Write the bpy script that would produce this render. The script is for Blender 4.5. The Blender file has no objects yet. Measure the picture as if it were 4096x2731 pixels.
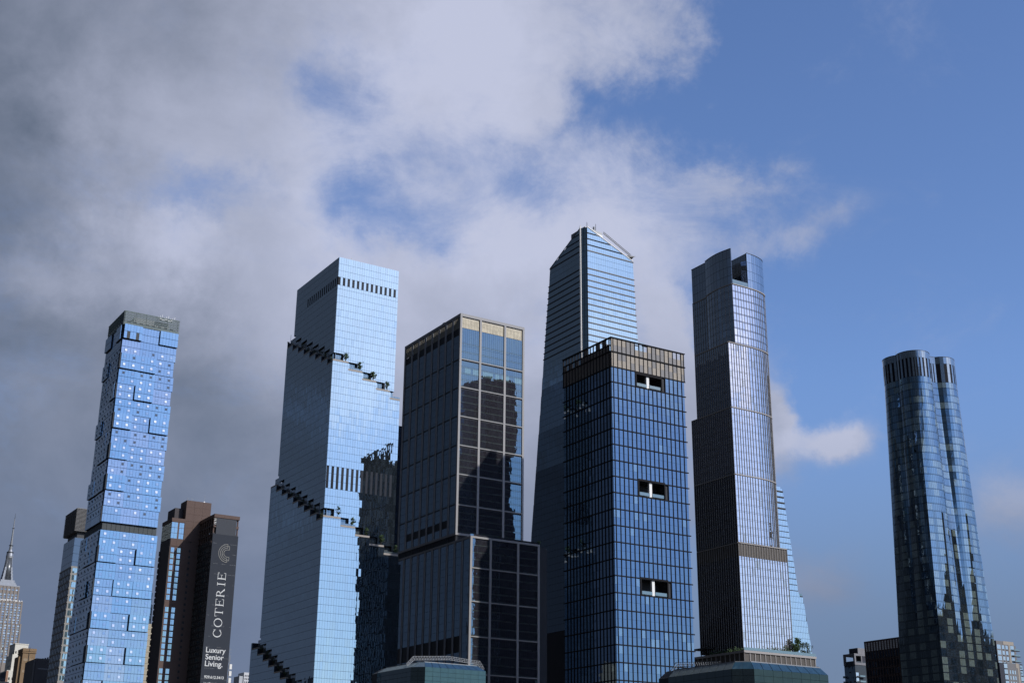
import bpy, math, random
from mathutils import Vector, Matrix, Euler

scene = bpy.context.scene
R = math.radians
# ---------------------------------------------------------------- camera
YAW, PITCH, ROLL, FOC = R(58.1402), R(19.9257), R(0.5257), 46.438
CAM = Vector((0.0, 0.0, 6.0))
FW = Vector((math.cos(YAW) * math.cos(PITCH), math.sin(YAW) * math.cos(PITCH), math.sin(PITCH)))
_r = Vector((math.sin(YAW), -math.cos(YAW), 0)); _u = _r.cross(FW)
RT = _r * math.cos(ROLL) + _u * math.sin(ROLL)
UP = _u * math.cos(ROLL) - _r * math.sin(ROLL)
cd = bpy.data.cameras.new('camera'); cam = bpy.data.objects.new('camera', cd)
scene.collection.objects.link(cam)
cd.lens = FOC; cd.sensor_width = 36; cd.sensor_fit = 'HORIZONTAL'; cd.clip_start = 0.5; cd.clip_end = 30000
cam.matrix_world = Matrix(((RT.x, UP.x, -FW.x, CAM.x), (RT.y, UP.y, -FW.y, CAM.y), (RT.z, UP.z, -FW.z, CAM.z), (0, 0, 0, 1)))
scene.camera = cam

# ---------------------------------------------------------------- light and sky
SUN_AZ, SUN_EL = R(-60.8), R(34.7)          # azimuth counted from +X towards +Y
SUN = Vector((math.cos(SUN_AZ) * math.cos(SUN_EL), math.sin(SUN_AZ) * math.cos(SUN_EL), math.sin(SUN_EL)))
sl = bpy.data.lights.new('sun', 'SUN'); sl.energy = 3.6; sl.angle = R(0.53); sl.color = (1.0, 0.955, 0.90)
so = bpy.data.objects.new('sun', sl); scene.collection.objects.link(so)
so.location = (0, 0, 900); so.rotation_euler = SUN.to_track_quat('Z', 'Y').to_euler()

scene.view_settings.view_transform = 'Standard'
try: scene.view_settings.look = 'None'
except Exception: pass
scene.view_settings.exposure = 0.0; scene.view_settings.gamma = 1.0
scene.view_settings.use_curve_mapping = False

SKY_STRENGTH = 0.10
def build_world():
    w = bpy.data.worlds.new('World'); scene.world = w; w.use_nodes = True
    nt = w.node_tree; nt.nodes.clear(); N = nt.nodes.new; L = nt.links.new
    def val(s, sock):
        if isinstance(s, (int, float)): sock.default_value = s
        else: L(s, sock)
    def m(op, a, b=None, c=None, clamp=False):
        n = N('ShaderNodeMath'); n.operation = op; n.use_clamp = clamp
        val(a, n.inputs[0])
        if b is not None: val(b, n.inputs[1])
        if c is not None: val(c, n.inputs[2])
        return n.outputs[0]
    def dot(v):
        n = N('ShaderNodeVectorMath'); n.operation = 'DOT_PRODUCT'; L(dirn, n.inputs[0]); n.inputs[1].default_value = v
        return n.outputs['Value']
    def sstep(x, a, b):
        n = N('ShaderNodeMapRange'); n.interpolation_type = 'SMOOTHSTEP'; val(x, n.inputs['Value'])
        n.inputs['From Min'].default_value = a; n.inputs['From Max'].default_value = b
        return n.outputs[0]
    def mixc(f, a, b):
        n = N('ShaderNodeMix'); n.data_type = 'RGBA'; val(f, n.inputs[0])
        for s, i in ((a, 6), (b, 7)):
            if isinstance(s, tuple): n.inputs[i].default_value = (*s, 1)
            else: L(s, n.inputs[i])
        return n.outputs[2]
    tc = N('ShaderNodeTexCoord'); nm = N('ShaderNodeVectorMath'); nm.operation = 'NORMALIZE'
    L(tc.outputs['Generated'], nm.inputs[0]); dirn = nm.outputs[0]
    def noise(scale, detail, rough, off, dist=0.0, squash=1.0):
        mp = N('ShaderNodeMapping'); L(dirn, mp.inputs[0]); mp.inputs['Location'].default_value = off
        mp.inputs['Scale'].default_value = (1, 1, squash)
        n = N('ShaderNodeTexNoise'); L(mp.outputs[0], n.inputs['Vector'])
        n.inputs['Scale'].default_value = scale; n.inputs['Detail'].default_value = detail
        n.inputs['Roughness'].default_value = rough; n.inputs['Distortion'].default_value = dist
        return m('SUBTRACT', n.outputs[0], 0.5)
    fwd = (math.cos(YAW), math.sin(YAW), 0); rgt = (math.sin(YAW), -math.cos(YAW), 0)
    az = m('ARCTAN2', dot(rgt), dot(fwd)); el = m('ARCSINE', dot((0, 0, 1)))
    azl = m('SUBTRACT', az, m('MULTIPLY', m('GREATER_THAN', az, R(150)), 2 * math.pi))      # bank carried on unseen behind the viewer, to darken shaded facades
    # a little warping of the sky coordinates keeps every patch ragged
    w1 = noise(8, 9, .62, (3.1, 1.7, 0.4)); w2 = noise(8, 9, .62, (7.3, 9.2, 5.5))
    azw = m('MULTIPLY_ADD', w1, 0.24, az); elw = m('MULTIPLY_ADD', w2, 0.17, el)
    azs = m('MULTIPLY_ADD', w1, 0.075, az); els = m('MULTIPLY_ADD', w2, 0.06, el)
    def blob(a, e, sa, se):
        A, E_ = (azs, els) if sa < 2.15 else (azw, elw)
        x = m('MULTIPLY', m('SUBTRACT', A, R(a)), 1 / R(sa)); y = m('MULTIPLY', m('SUBTRACT', E_, R(e)), 1 / R(se))
        q = m('MULTIPLY_ADD', x, x, m('MULTIPLY', y, y))
        return m('POWER', math.e, m('MULTIPLY', q, -1.0))
    def total(bl, start=None):
        s = start
        for (wt, *p) in bl:
            b = blob(*p); s = m('MULTIPLY', b, wt) if s is None else m('MULTIPLY_ADD', b, wt, s)
        return s
    # ---- how much cloud
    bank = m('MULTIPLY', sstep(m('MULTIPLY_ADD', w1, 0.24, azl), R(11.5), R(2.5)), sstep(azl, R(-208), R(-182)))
    cover = total(COVER, bank)
    fine = noise(10, 12, .70, (0, 0, 0), .5, 1.5)
    puff = noise(3.2, 8, .58, (4.4, 2.2, 8.8), .2, 1.6)
    # away from the bank only scattered puffs
    scat = m('MULTIPLY', sstep(azw, R(20), R(45)), sstep(puff, 0.02, 0.16))
    cover = m('ADD', cover, m('MULTIPLY', scat, 0.85))
    cover = m('MULTIPLY_ADD', fine, 1.15, cover)
    alpha = m('MULTIPLY', sstep(cover, 0.0, 1.02), 0.95)
    # ---- how bright the cloud is
    br = total(BRIGHT, m('MULTIPLY', sstep(azw, R(-38), R(-1)), 0.74))
    br = m('MULTIPLY_ADD', noise(5, 9, .6, (9, 4, 1), .4, 1.5), 0.75, br)
    sunny = m('MAXIMUM', dot(tuple(SUN)), 0.0)
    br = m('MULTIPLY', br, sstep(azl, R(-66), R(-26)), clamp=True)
    ccol = mixc(br, mixc(sstep(azl, R(-62), R(-20)), CLOUD_UNSEEN, CLOUD_DARK), CLOUD_BRIGHT)
    glow = m('MULTIPLY_ADD', m('POWER', sunny, 6.0), 3.0, 1.0)
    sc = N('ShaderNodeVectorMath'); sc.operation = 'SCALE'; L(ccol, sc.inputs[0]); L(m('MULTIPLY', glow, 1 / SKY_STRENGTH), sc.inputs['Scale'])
    sky = N('ShaderNodeTexSky'); sky.sky_type = 'NISHITA'; sky.sun_disc = False
    sky.sun_elevation = SUN_EL; sky.sun_rotation = math.pi / 2 - SUN_AZ
    sky.altitude = 0; sky.air_density = AIR; sky.dust_density = DUST; sky.ozone_density = OZONE
    tn = N('ShaderNodeVectorMath'); tn.operation = 'MULTIPLY'; L(sky.outputs[0], tn.inputs[0]); tn.inputs[1].default_value = SKY_TINT
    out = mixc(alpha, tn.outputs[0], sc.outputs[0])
    # thin grey haze low over the city
    hz = N('ShaderNodeVectorMath'); hz.operation = 'SCALE'; hz.inputs[0].default_value = HAZE; L(m('MULTIPLY', glow, 1 / SKY_STRENGTH), hz.inputs['Scale'])
    left = m('MULTIPLY_ADD', sstep(azl, R(-58), R(-20)), 0.52, 0.48)  # haze left of view dimmed as well, for darker shaded facades
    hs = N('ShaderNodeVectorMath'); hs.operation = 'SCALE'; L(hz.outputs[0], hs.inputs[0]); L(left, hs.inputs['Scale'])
    hfac = m('MULTIPLY', sstep(el, R(19), R(5)), m('MULTIPLY_ADD', sstep(az, R(30), R(62)), -0.60, 0.85))
    out = mixc(hfac, out, hs.outputs[0])
    bg = N('ShaderNodeBackground'); L(out, bg.inputs[0]); bg.inputs[1].default_value = SKY_STRENGTH
    o = N('ShaderNodeOutputWorld'); L(bg.outputs[0], o.inputs[0])
    w.cycles.sampling_method = 'MANUAL'; w.cycles.sample_map_resolution = 1024
AIR, DUST, OZONE = 1.0, 0.7, 2.5
SKY_TINT = (1.18, 1.31, 1.64)          # the photograph's cool white balance
CLOUD_UNSEEN = (0.040, 0.048, 0.063)  # extra dark cloud added out of view, dims what shaded facades reflect
HAZE = (0.128, 0.175, 0.285); CLOUD_DARK = (0.092, 0.121, 0.172); CLOUD_BRIGHT = (0.545, 0.578, 0.735)
# (weight, azimuth, elevation, half-width, half-height) in degrees, azimuth counted right of the view
COVER = [(-.58, -8.8, 30.3, 3.0, 2.4), (-.64, 0.2, 27.2, 4.4, 1.9), (-.55, -5.0, 25.2, 2.4, 1.6), (-.50, -14.5, 25.2, 4.4, 1.5),
         (-.6, 6.0, 29.4, 2.6, 1.6), (.55, 9.8, 27.3, 2.4, 1.5), (.5, 11.2, 24.2, 3.0, 1.1), (.15, 7.0, 33.5, 2.2, 2.0), (-.45, 10.0, 32.0, 3.0, 3.0),
         (.8, 7.6, 19.0, 2.6, 4.5), (1.5, 11.7, 16.4, 1.0, 1.8), (-.5, 13.0, 17.0, 1.2, 1.5), (1.5, 14.3, 15.2, 1.7, .75), (.65, 13.6, 9.4, 2.1, 1.4),
         (.7, 21.4, 12.0, 2.1, 1.7), (-.3, 3.0, 21.0, 3.0, 2.0)]
BRIGHT = [(.28, -8.0, 28.5, 6, 4), (.32, 1.5, 25.5, 7, 3.5), (.32, -4, 33, 7, 3), (.40, -15.5, 23.0, 3.0, 1.6), (.20, -17, 27, 4, 3),
          (-.10, -22.5, 26, 4.5, 4.5), (-.10, -20, 19, 6, 2.2), (-.16, -12.0, 17.0, 5, 2.4), (.15, -20, 21.5, 4, 1.2),
          (-.12, -17, 10, 12, 5), (-.08, 16, 6, 10, 6), (.22, 13.5, 9.5, 3, 2), (.2, 21.5, 12, 4, 2), (.5, 13.4, 15.8, 3, 2.0), (-.30, -4, 11, 14, 6), (-.05, -23, 27, 5, 4)]
build_world()
# ---------------------------------------------------------------- helpers
COL = scene.collection
rnd = random.Random(7)
PXF = FOC / 36.0 * 1024

def project(p):
    v = p - CAM; d = v.dot(FW)
    if d < 1: return None
    return (512 + PXF * v.dot(RT) / d, 341 - PXF * v.dot(UP) / d)

def tag(o, label=None, cat=None, group=None, kind=None):
    if label: o['label'] = label
    if cat: o['category'] = cat
    if group: o['group'] = group
    if kind: o['kind'] = kind
    return o

def thing(name, label, cat, loc, group=None):
    o = bpy.data.objects.new(name, None); COL.objects.link(o); o.location = loc
    o.empty_display_size = 2.0
    return tag(o, label, cat, group)

def base_of(o):
    s = Vector((0, 0, 0))
    while o is not None:
        s += Vector(o.location); o = o.parent
    return s

class MB:
    def __init__(s): s.v = []; s.f = []; s.m = []
    def add(s, pts, faces, mi=0):
        b = len(s.v); s.v += [tuple(p) for p in pts]
        for f in faces: s.f.append(tuple(b + i for i in f)); s.m.append(mi)
        return s
    def box(s, x0, x1, y0, y1, z0, z1, mi=0):
        return s.add([(x0, y0, z0), (x1, y0, z0), (x1, y1, z0), (x0, y1, z0), (x0, y0, z1), (x1, y0, z1), (x1, y1, z1), (x0, y1, z1)],
                     [(0, 3, 2, 1), (4, 5, 6, 7), (0, 1, 5, 4), (1, 2, 6, 5), (2, 3, 7, 6), (3, 0, 4, 7)], mi)
    def prism(s, pts, z0, z1, mi=0, pts1=None):
        n = len(pts); q = pts1 or pts
        return s.add([(p[0], p[1], z0) for p in pts] + [(p[0], p[1], z1) for p in q],
                     [tuple(range(n - 1, -1, -1)), tuple(range(n, 2 * n))] + [(i, (i + 1) % n, n + (i + 1) % n, n + i) for i in range(n)], mi)
    def hull(s, lo, hi, mi=0):
        n = len(lo)
        return s.add(list(lo) + list(hi), [tuple(range(n - 1, -1, -1)), tuple(range(n, 2 * n))] + [(i, (i + 1) % n, n + (i + 1) % n, n + i) for i in range(n)], mi)
    def beam(s, p, q, w=0.2, mi=0, h=None):
        p = Vector(p); q = Vector(q); d = (q - p)
        if d.length < 1e-6: return s
        d.normalize(); a = d.cross(Vector((0, 0, 1)))
        if a.length < 1e-3: a = d.cross(Vector((1, 0, 0)))
        a.normalize(); b = d.cross(a); h = h or w
        c = [a * w / 2 + b * h / 2, a * -w / 2 + b * h / 2, a * -w / 2 - b * h / 2, a * w / 2 - b * h / 2]
        return s.hull([p + k for k in c], [q + k for k in c], mi)
    def cyl(s, c, r0, r1, z0, z1, n=16, mi=0):
        lo = [(c[0] + r0 * math.cos(i * 2 * math.pi / n), c[1] + r0 * math.sin(i * 2 * math.pi / n), z0) for i in range(n)]
        hi = [(c[0] + r1 * math.cos(i * 2 * math.pi / n), c[1] + r1 * math.sin(i * 2 * math.pi / n), z1) for i in range(n)]
        return s.hull(lo, hi, mi)
    def build(s, name, mats, parent=None, kind=None, label=None, smooth=False):
        if not isinstance(mats, (list, tuple)): mats = [mats]
        b = base_of(parent)
        me = bpy.data.meshes.new(name)
        me.from_pydata([(x - b.x, y - b.y, z - b.z) for x, y, z in s.v], [], s.f)
        for m in mats: me.materials.append(m)
        me.polygons.foreach_set('material_index', s.m)
        if smooth: me.polygons.foreach_set('use_smooth', [True] * len(s.f))
        me.update()
        o = bpy.data.objects.new(name, me); COL.objects.link(o); o.parent = parent
        if kind: o['kind'] = kind
        if label: o['label'] = label
        return o

def part_box(name, mat, parent, *b, **k):
    return MB().box(*b).build(name, mat, parent, **k)

class Panes:
    """many alike flat pieces of one thing: those that show largest become parts of their own, the rest one part"""
    cache = {}
    def __init__(s, root, mats, name='pane', thick=0.1, tilt=0.25, seed=1, limit=295):
        s.root = root; s.mats = mats; s.name = name; s.thick = thick; s.tilt = R(tilt); s.items = []; s.par = []; s.r = random.Random(seed); s.limit = limit
    def quad(s, a, b, c, d, n, mi=0, parent=None):
        a, b, c, d = Vector(a), Vector(b), Vector(c), Vector(d); n = Vector(n)
        if (b - a).cross(d - a).dot(n) < 0: a, b, c, d = a, d, c, b
        s.items.append((a, b, c, d, n, mi)); s.par.append(parent)
    def wall(s, O, du, n, us, zs, mi=0, gu=0.08, gz=0.12, off=0.06):
        O = Vector(O); du = Vector(du); n = Vector(n)
        for i in range(len(us) - 1):
            for j in range(len(zs) - 1):
                k = mi(i, j) if callable(mi) else mi
                if k is None: continue
                u0, u1, z0, z1 = us[i] + gu / 2, us[i + 1] - gu / 2, zs[j] + gz / 2, zs[j + 1] - gz / 2
                if u1 - u0 < 0.15 or z1 - z0 < 0.15: continue
                P = lambda u, z: O + du * u + Vector((0, 0, z)) + n * off
                s.quad(P(u0, z0), P(u1, z0), P(u1, z1), P(u0, z1), n, k)
    def finish(s, stuff_name=None):
        sc = []
        for it in s.items:
            a, b, c, d, n, mi = it; ce = (a + b + c + d) / 4; v = CAM - ce
            A = (c - a).cross(d - b).length / 2
            q = project(ce); f = max(0.0, n.dot(v.normalized())) * A / (ce - CAM).length_squared
            if q is None or not (0 < q[0] < 1024 and 0 < q[1] < 682): f = -1
            sc.append(f)
        order = sorted(range(len(s.items)), key=lambda i: -sc[i])
        solo = set(i for i in order[:s.limit] if sc[i] > 0)
        base = base_of(s.root); mb = MB()
        for i, (a, b, c, d, n, mi) in enumerate(s.items):
            ce = (a + b + c + d) / 4; t = s.r.gauss(0, 1) * s.tilt, s.r.gauss(0, 1) * s.tilt
            hor = Vector((-n.y, n.x, 0)); hor = hor.normalized() if hor.length > 1e-4 else Vector((1, 0, 0))
            rot = Matrix.Rotation(t[0], 3, 'Z') @ Matrix.Rotation(t[1], 3, hor)
            loc = [p - ce for p in (a, b, c, d)]
            fr = loc + [p - n * s.thick for p in loc]
            faces = [(0, 1, 2, 3), (0, 4, 5, 1), (1, 5, 6, 2), (2, 6, 7, 3), (3, 7, 4, 0), (7, 6, 5, 4)]
            if i in solo:
                key = (s.mats[mi].name, tuple(round(k, 3) for p in fr for k in p))
                me = Panes.cache.get(key)
                if me is None:
                    me = bpy.data.meshes.new(s.name); me.from_pydata([tuple(p) for p in fr], [], faces); me.materials.append(s.mats[mi]); me.update()
                    Panes.cache[key] = me
                o = bpy.data.objects.new(s.name, me); COL.objects.link(o); o.parent = s.par[i] or s.root
                o.location = ce - base; o.rotation_euler = rot.to_euler()
            else:
                mb.add([ce + rot @ p for p in fr], faces[:5], mi)
        if mb.f: mb.build(stuff_name or s.name + '_field', s.mats, s.root, kind='stuff')

def frange(a, b, step):
    n = max(1, int(round((b - a) / step))); return [a + (b - a) * i / n for i in range(n + 1)]

# ---------------------------------------------------------------- materials
MATS = {}
def _new(name):
    m = bpy.data.materials.new(name); m.use_nodes = True; nt = m.node_tree; nt.nodes.clear(); MATS[name] = m
    return m, nt, nt.nodes.new, nt.links.new

def glass(name, refl=(0.9, 0.96, 1.0), f0=0.35, body=(0.02, 0.03, 0.045), rough=0.012, wob=0.012, wscale=0.35):
    m, nt, N, L = _new(name)
    lw = N('ShaderNodeLayerWeight'); lw.inputs['Blend'].default_value = 0.5
    p5 = N('ShaderNodeMath'); p5.operation = 'POWER'; L(lw.outputs['Facing'], p5.inputs[0]); p5.inputs[1].default_value = 3
    fr = N('ShaderNodeMath'); fr.operation = 'MULTIPLY_ADD'; L(p5.outputs[0], fr.inputs[0]); fr.inputs[1].default_value = 1 - f0; fr.inputs[2].default_value = f0
    df = N('ShaderNodeBsdfDiffuse'); gl = N('ShaderNodeBsdfGlossy'); gl.inputs['Roughness'].default_value = rough
    sq = N('ShaderNodeMath'); sq.operation = 'POWER'; L(lw.outputs['Facing'], sq.inputs[0]); sq.inputs[1].default_value = 1.3
    rc = N('ShaderNodeMix'); rc.data_type = 'RGBA'; L(sq.outputs[0], rc.inputs[0]); rc.inputs[6].default_value = (*refl, 1); rc.inputs[7].default_value = (1, 1, 1, 1)
    L(rc.outputs[2], gl.inputs['Color'])
    geo = N('ShaderNodeNewGeometry')
    ns = N('ShaderNodeTexNoise'); L(geo.outputs['Position'], ns.inputs['Vector']); ns.inputs['Scale'].default_value = 0.7; ns.inputs['Detail'].default_value = 3
    mx = N('ShaderNodeMix'); mx.data_type = 'RGBA'; L(ns.outputs[0], mx.inputs[0])
    mx.inputs[6].default_value = (*[c * 0.55 for c in body], 1); mx.inputs[7].default_value = (*[c * 1.5 for c in body], 1)
    L(mx.outputs[2], df.inputs['Color'])
    if wob > 0:
        n2 = N('ShaderNodeTexNoise'); L(geo.outputs['Position'], n2.inputs['Vector']); n2.inputs['Scale'].default_value = wscale; n2.inputs['Detail'].default_value = 1.5
        bp = N('ShaderNodeBump'); bp.inputs['Strength'].default_value = 1.0; bp.inputs['Distance'].default_value = wob; L(n2.outputs[0], bp.inputs['Height'])
        L(bp.outputs[0], gl.inputs['Normal'])
    mix = N('ShaderNodeMixShader'); L(fr.outputs[0], mix.inputs[0]); L(df.outputs[0], mix.inputs[1]); L(gl.outputs[0], mix.inputs[2])
    o = N('ShaderNodeOutputMaterial'); L(mix.outputs[0], o.inputs[0])
    return m

def matte(name, col, rough=0.8, var=0.25, scale=0.4, metal=0.0, spec=0.3, streak=True):
    m, nt, N, L = _new(name)
    b = N('ShaderNodeBsdfPrincipled'); b.inputs['Roughness'].default_value = rough; b.inputs['Metallic'].default_value = metal
    b.inputs['Specular IOR Level'].default_value = spec
    geo = N('ShaderNodeNewGeometry'); mp = N('ShaderNodeMapping'); L(geo.outputs['Position'], mp.inputs[0])
    mp.inputs['Scale'].default_value = (1, 1, 0.25 if streak else 1)
    ns = N('ShaderNodeTexNoise'); L(mp.outputs[0], ns.inputs['Vector']); ns.inputs['Scale'].default_value = scale; ns.inputs['Detail'].default_value = 6; ns.inputs['Roughness'].default_value = 0.65
    mx = N('ShaderNodeMix'); mx.data_type = 'RGBA'; L(ns.outputs[0], mx.inputs[0])
    mx.inputs[6].default_value = (*[c * (1 - var) for c in col], 1); mx.inputs[7].default_value = (*[min(1, c * (1 + var)) for c in col], 1)
    L(mx.outputs[2], b.inputs['Base Color'])
    o = N('ShaderNodeOutputMaterial'); L(b.outputs[0], o.inputs[0])
    return m

BACK = matte('shadow_gap', (0.030, 0.034, 0.042), 0.7)
ROOF = matte('roof_membrane', (0.16, 0.16, 0.16), 0.9)
DARKMETAL = matte('dark_metal', (0.035, 0.037, 0.040), 0.5, spec=0.4)
GREYMETAL = matte('grey_metal', (0.22, 0.23, 0.24), 0.5, metal=0.3)
WHITE = matte('white_paint', (0.78, 0.78, 0.76), 0.55, var=0.06)
CONCRETE = matte('planter_concrete', (0.34, 0.31, 0.28), 0.85)
LEAF = matte('foliage', (0.06, 0.10, 0.04), 0.7, var=0.5, scale=1.5, streak=False)
LEAF2 = matte('foliage_grey', (0.07, 0.10, 0.06), 0.7, var=0.5, scale=1.5, streak=False)
BARK = matte('bark', (0.07, 0.05, 0.035), 0.9)
RAIL = glass('rail_glass', (0.8, 0.95, 0.95), 0.18, (0.05, 0.09, 0.10), wob=0)

def tree(label, loc, h, seed, group, cat='tree', name='terrace_tree', leaf=None, spread=0.42, conic=False, n=150, size=0.16):
    r = random.Random(seed); root = thing(name, label, cat, loc, group); x, y, z = loc
    t = MB(); t.cyl((x, y), h * .03, h * .015, z, z + h * .8, 7)
    for k in range(6):
        a = r.uniform(0, 6.28); zz = z + h * r.uniform(.3, .7); l = h * r.uniform(.15, .3)
        t.beam((x, y, zz), (x + l * math.cos(a), y + l * math.sin(a), zz + l * .7), h * .014)
    t.build('trunk', BARK, root)
    c = MB()
    cl = []
    for k in range(14):
        q = r.uniform(0, 1) ** .7; rad = h * spread * ((1 - q) * .95 + .12 if conic else math.sin(math.pi * (q * .85 + .1)) * .9)
        a = r.uniform(0, 6.28); rr = rad * r.uniform(.15, 1)
        cl.append((x + rr * math.cos(a), y + rr * math.sin(a), z + h * (.22 + .76 * q), h * r.uniform(.07, .15)))
    for k in range(n):
        cx, cy, cz, s = r.choice(cl); p = Vector((cx + r.gauss(0, s * .6), cy + r.gauss(0, s * .6), cz + r.gauss(0, s * .6)))
        e = h * size * r.uniform(.4, .9); u = Vector((r.gauss(0, 1), r.gauss(0, 1), r.gauss(0, 1))).normalized(); w = u.cross(Vector((r.gauss(0, 1), r.gauss(0, 1), r.gauss(0, 1)))).normalized()
        c.add([p + u * e * .6, p + w * e * .32, p - u * e * .6, p - w * e * .32], [(0, 1, 2, 3)], 0)
    c.build('crown', leaf or LEAF, root)
    return root
ORD = ['first', 'second', 'third', 'fourth', 'fifth', 'sixth', 'seventh', 'eighth', 'ninth', 'tenth']
# ---------------------------------------------------------------- the ground
part_box('ground', matte('asphalt', (0.05, 0.05, 0.052), 0.9), None, -6000, 9000, -6000, 9000, -1.0, 0.0, kind='structure')

WEST = ((1, 0, 0), (0, -1, 0)); NORTH = ((0, 1, 0), (-1, 0, 0))

# ---------------------------------------------------------------- stepped glass tower with planted terraces (spiral)
def spiral_tower():
    x0, y0 = 287.6, 654.1
    root = thing('stepped_glass_tower', 'tall mirrored glass tower with planted terraces winding down it in steps', 'skyscraper', (x0, y0, 0))
    G = [glass('spiral_glass', (0.66, 0.88, 1.0), 0.52, (0.020, 0.026, 0.032), wob=0.005), glass('spiral_glass_clear', (0.68, 0.89, 1.0), 0.49, (0.03, 0.04, 0.05), wob=0.005),
         matte('spiral_louver', (0.010, 0.016, 0.030), 0.6), glass('terrace_glass', (0.45, 0.75, 1.0), 0.22, (0.10, 0.12, 0.13)), glass('terrace_glass_shade_lifted', (.7, .85, 1.0), .2, (.22, .25, .28))]  # last glass is a paler copy that lifts the shaded north recesses
    P = Panes(root, G, 'pane', 0.12, 0.19, 3)
    LV = Panes(root, [G[2]], 'louver', 0.10, 0.0, 4)
    ST_, D = 4.09, 8.88
    zrow = [75.05 + 4.212 * k for k in range(-18, 53)] + [296.4, 301.4, 305.5, 309.7, 313.8]
    zrow = [z for z in zrow if z > 0]
    zc = [254.9, 165.0, 67.2]                       # terrace ceiling height at the near corner
    ext = [(38.9, 61.4), (42.4, 69.4), (46.7, 77.9), (51.0, 89.0)]
    up_n = lambda a, t: zc[t] + 4.03 * max(0, math.ceil((a - 5.3) / 8.84))
    lo_n = lambda a, t: zc[t] - 5.9 + 4.03 * max(0, math.ceil((a - 7.2) / 8.84))
    up_w = lambda b, t: zc[t] - 4.15 * max(0, math.ceil((b - 5.7) / 8.85))
    lo_w = lambda b, t: zc[t] - 5.2 - 4.15 * max(0, math.floor(b / 8.95))
    setb = [0.0, 0.8, 1.5, 2.2]                     # every lower tier stands a little prouder
    core = MB()
    core.box(x0 + 5, x0 + 38.7, y0 + 5, y0 + 61.2, 0, 313.3)
    for t in range(4):
        xa, ya = x0 - setb[t], y0 - setb[t]; eb, ea = ext[t]
        ztop_n = 313.6 if t == 0 else lo_n(ea, t - 1); ztop_w = 313.6 if t == 0 else lo_w(eb, t - 1)
        if t:
            core.box(x0 + 2, x0 + 38, y0 + 58, y0 + ea - .1, 0, ztop_n - .5); core.box(x0 + 36, x0 + eb - .1, y0 + 2, y0 + 50, 0, ztop_w - .5)
        for face in ('n', 'w'):
            e = ea if face == 'n' else eb
            up, lo = (up_n, lo_n) if face == 'n' else (up_w, lo_w)
            us = frange(0, e + setb[t], 1.5)
            O = (xa, ya, 0); du, n = NORTH if face == 'n' else WEST
            # solid shell behind the glass, one slab per step
            cuts = sorted(set([0.0, e] + [c for k in range(12) for c in ((5.3 + 8.84 * k, 7.2 + 8.84 * k) if face == 'n' else (5.7 + 8.85 * k, 8.95 * k)) if 0 < c < e]))
            for c0, c1 in zip(cuts, cuts[1:]):
                if c1 - c0 < 0.02: continue
                mid = (c0 + c1) / 2
                zt = 313.5 if t == 0 else lo(mid, t - 1); zb = up(mid, t) if t < 3 else 0.0
                if face == 'w' and t >= 2: zb = 0.0
                if face == 'w' and t == 3: continue
                if zt - zb < .3: continue
                s0, s1 = (c0 if c0 > 0 else 0), c1
                if face == 'n': core.box(xa + .05, x0 + 6, y0 + s0 - (setb[t] - .05 if c0 == 0 else 0), y0 + s1, zb, zt)
                else: core.box(x0 + s0 - (setb[t] - .05 if c0 == 0 else 0), x0 + s1, ya + .05, y0 + 6, zb, zt)
            for i in range(len(us) - 1):
                mid = max(0, (us[i] + us[i + 1]) / 2 - setb[t])
                zt = 313.8 if t == 0 else lo(mid, t - 1); zb = up(mid, t) if t < 3 else 0.0
                if face == 'w' and t >= 2: zb = 0.0
                if face == 'w' and t == 3: continue
                zz = [zb] + [z for z in zrow if zb + .4 < z < zt - .4] + [zt]
                def mi(a, j, i=i, zz=zz, t=t, face=face):
                    zm = (zz[j] + zz[j + 1]) / 2
                    louv = (t == 0 and 296.4 < zm < 301.4 and (face == 'w' or mid < 43)) or (t == 1 and 174.8 < zm < 187.5 and face == 'w')
                    if louv and i % 2 == 0 and i < len(us) - 2:
                        u0, u1 = us[i] + .1, us[i + 1] - .1
                        k = zz[j] + .15
                        while k < zz[j + 1] - .2:
                            Pp = lambda u, z: Vector(O) + Vector(du) * u + Vector((0, 0, z)) + Vector(n) * .1
                            LV.quad(Pp(u0, k), Pp(u1, k), Pp(u1, k + .34), Pp(u0, k + .34), n, 0); k += .62
                        return None
                    return 1 if rnd.random() < .28 else 0
                P.wall(O, du, n, [us[i], us[i + 1]], zz, mi, 0.075, 0.13)
    core.build('tower_core', matte('spiral_structure', (.022, .030, .046), .7), root)
    MB().box(x0 + .2, x0 + 38.7, y0 + .2, y0 + 61.2, 313.4, 313.6).build('roof', ROOF, root)
    # terraces: back wall glass, planters, rails
    pl = 0
    for t in range(3):
        xa, ya = x0 - setb[t + 1], y0 - setb[t + 1]
        for k in range(6):
            b0 = 8.95 * k
            if t < 2 and b0 < ext[t][0] + 2:
                zt = zc[t] - 4.15 * k; b1 = min(b0 + 8.95, ext[t + 1][0])
                part_box('planter', CONCRETE, root, x0 + b0 - (setb[t + 1] if k == 0 else 0) + .03, x0 + b1 - .03, ya - .12, ya + 1.3, zt - 5.15, zt - 4.15)
                zs = [zt - 4.1, zt - 2.9, zt - .15]; P.wall((x0 + b0, y0 + 1.5, 0), *WEST, frange(0, min(5.6, ext[t][0] - b0), 1.4), zs, 3, .1, .12)
                if k in (1, 4): P.wall((x0 + b0, ya + .1, 0), *WEST, frange(0, b1 - b0, 1.5), [zt - 4.1, zt - 3.1], 3, .05, .05)
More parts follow.
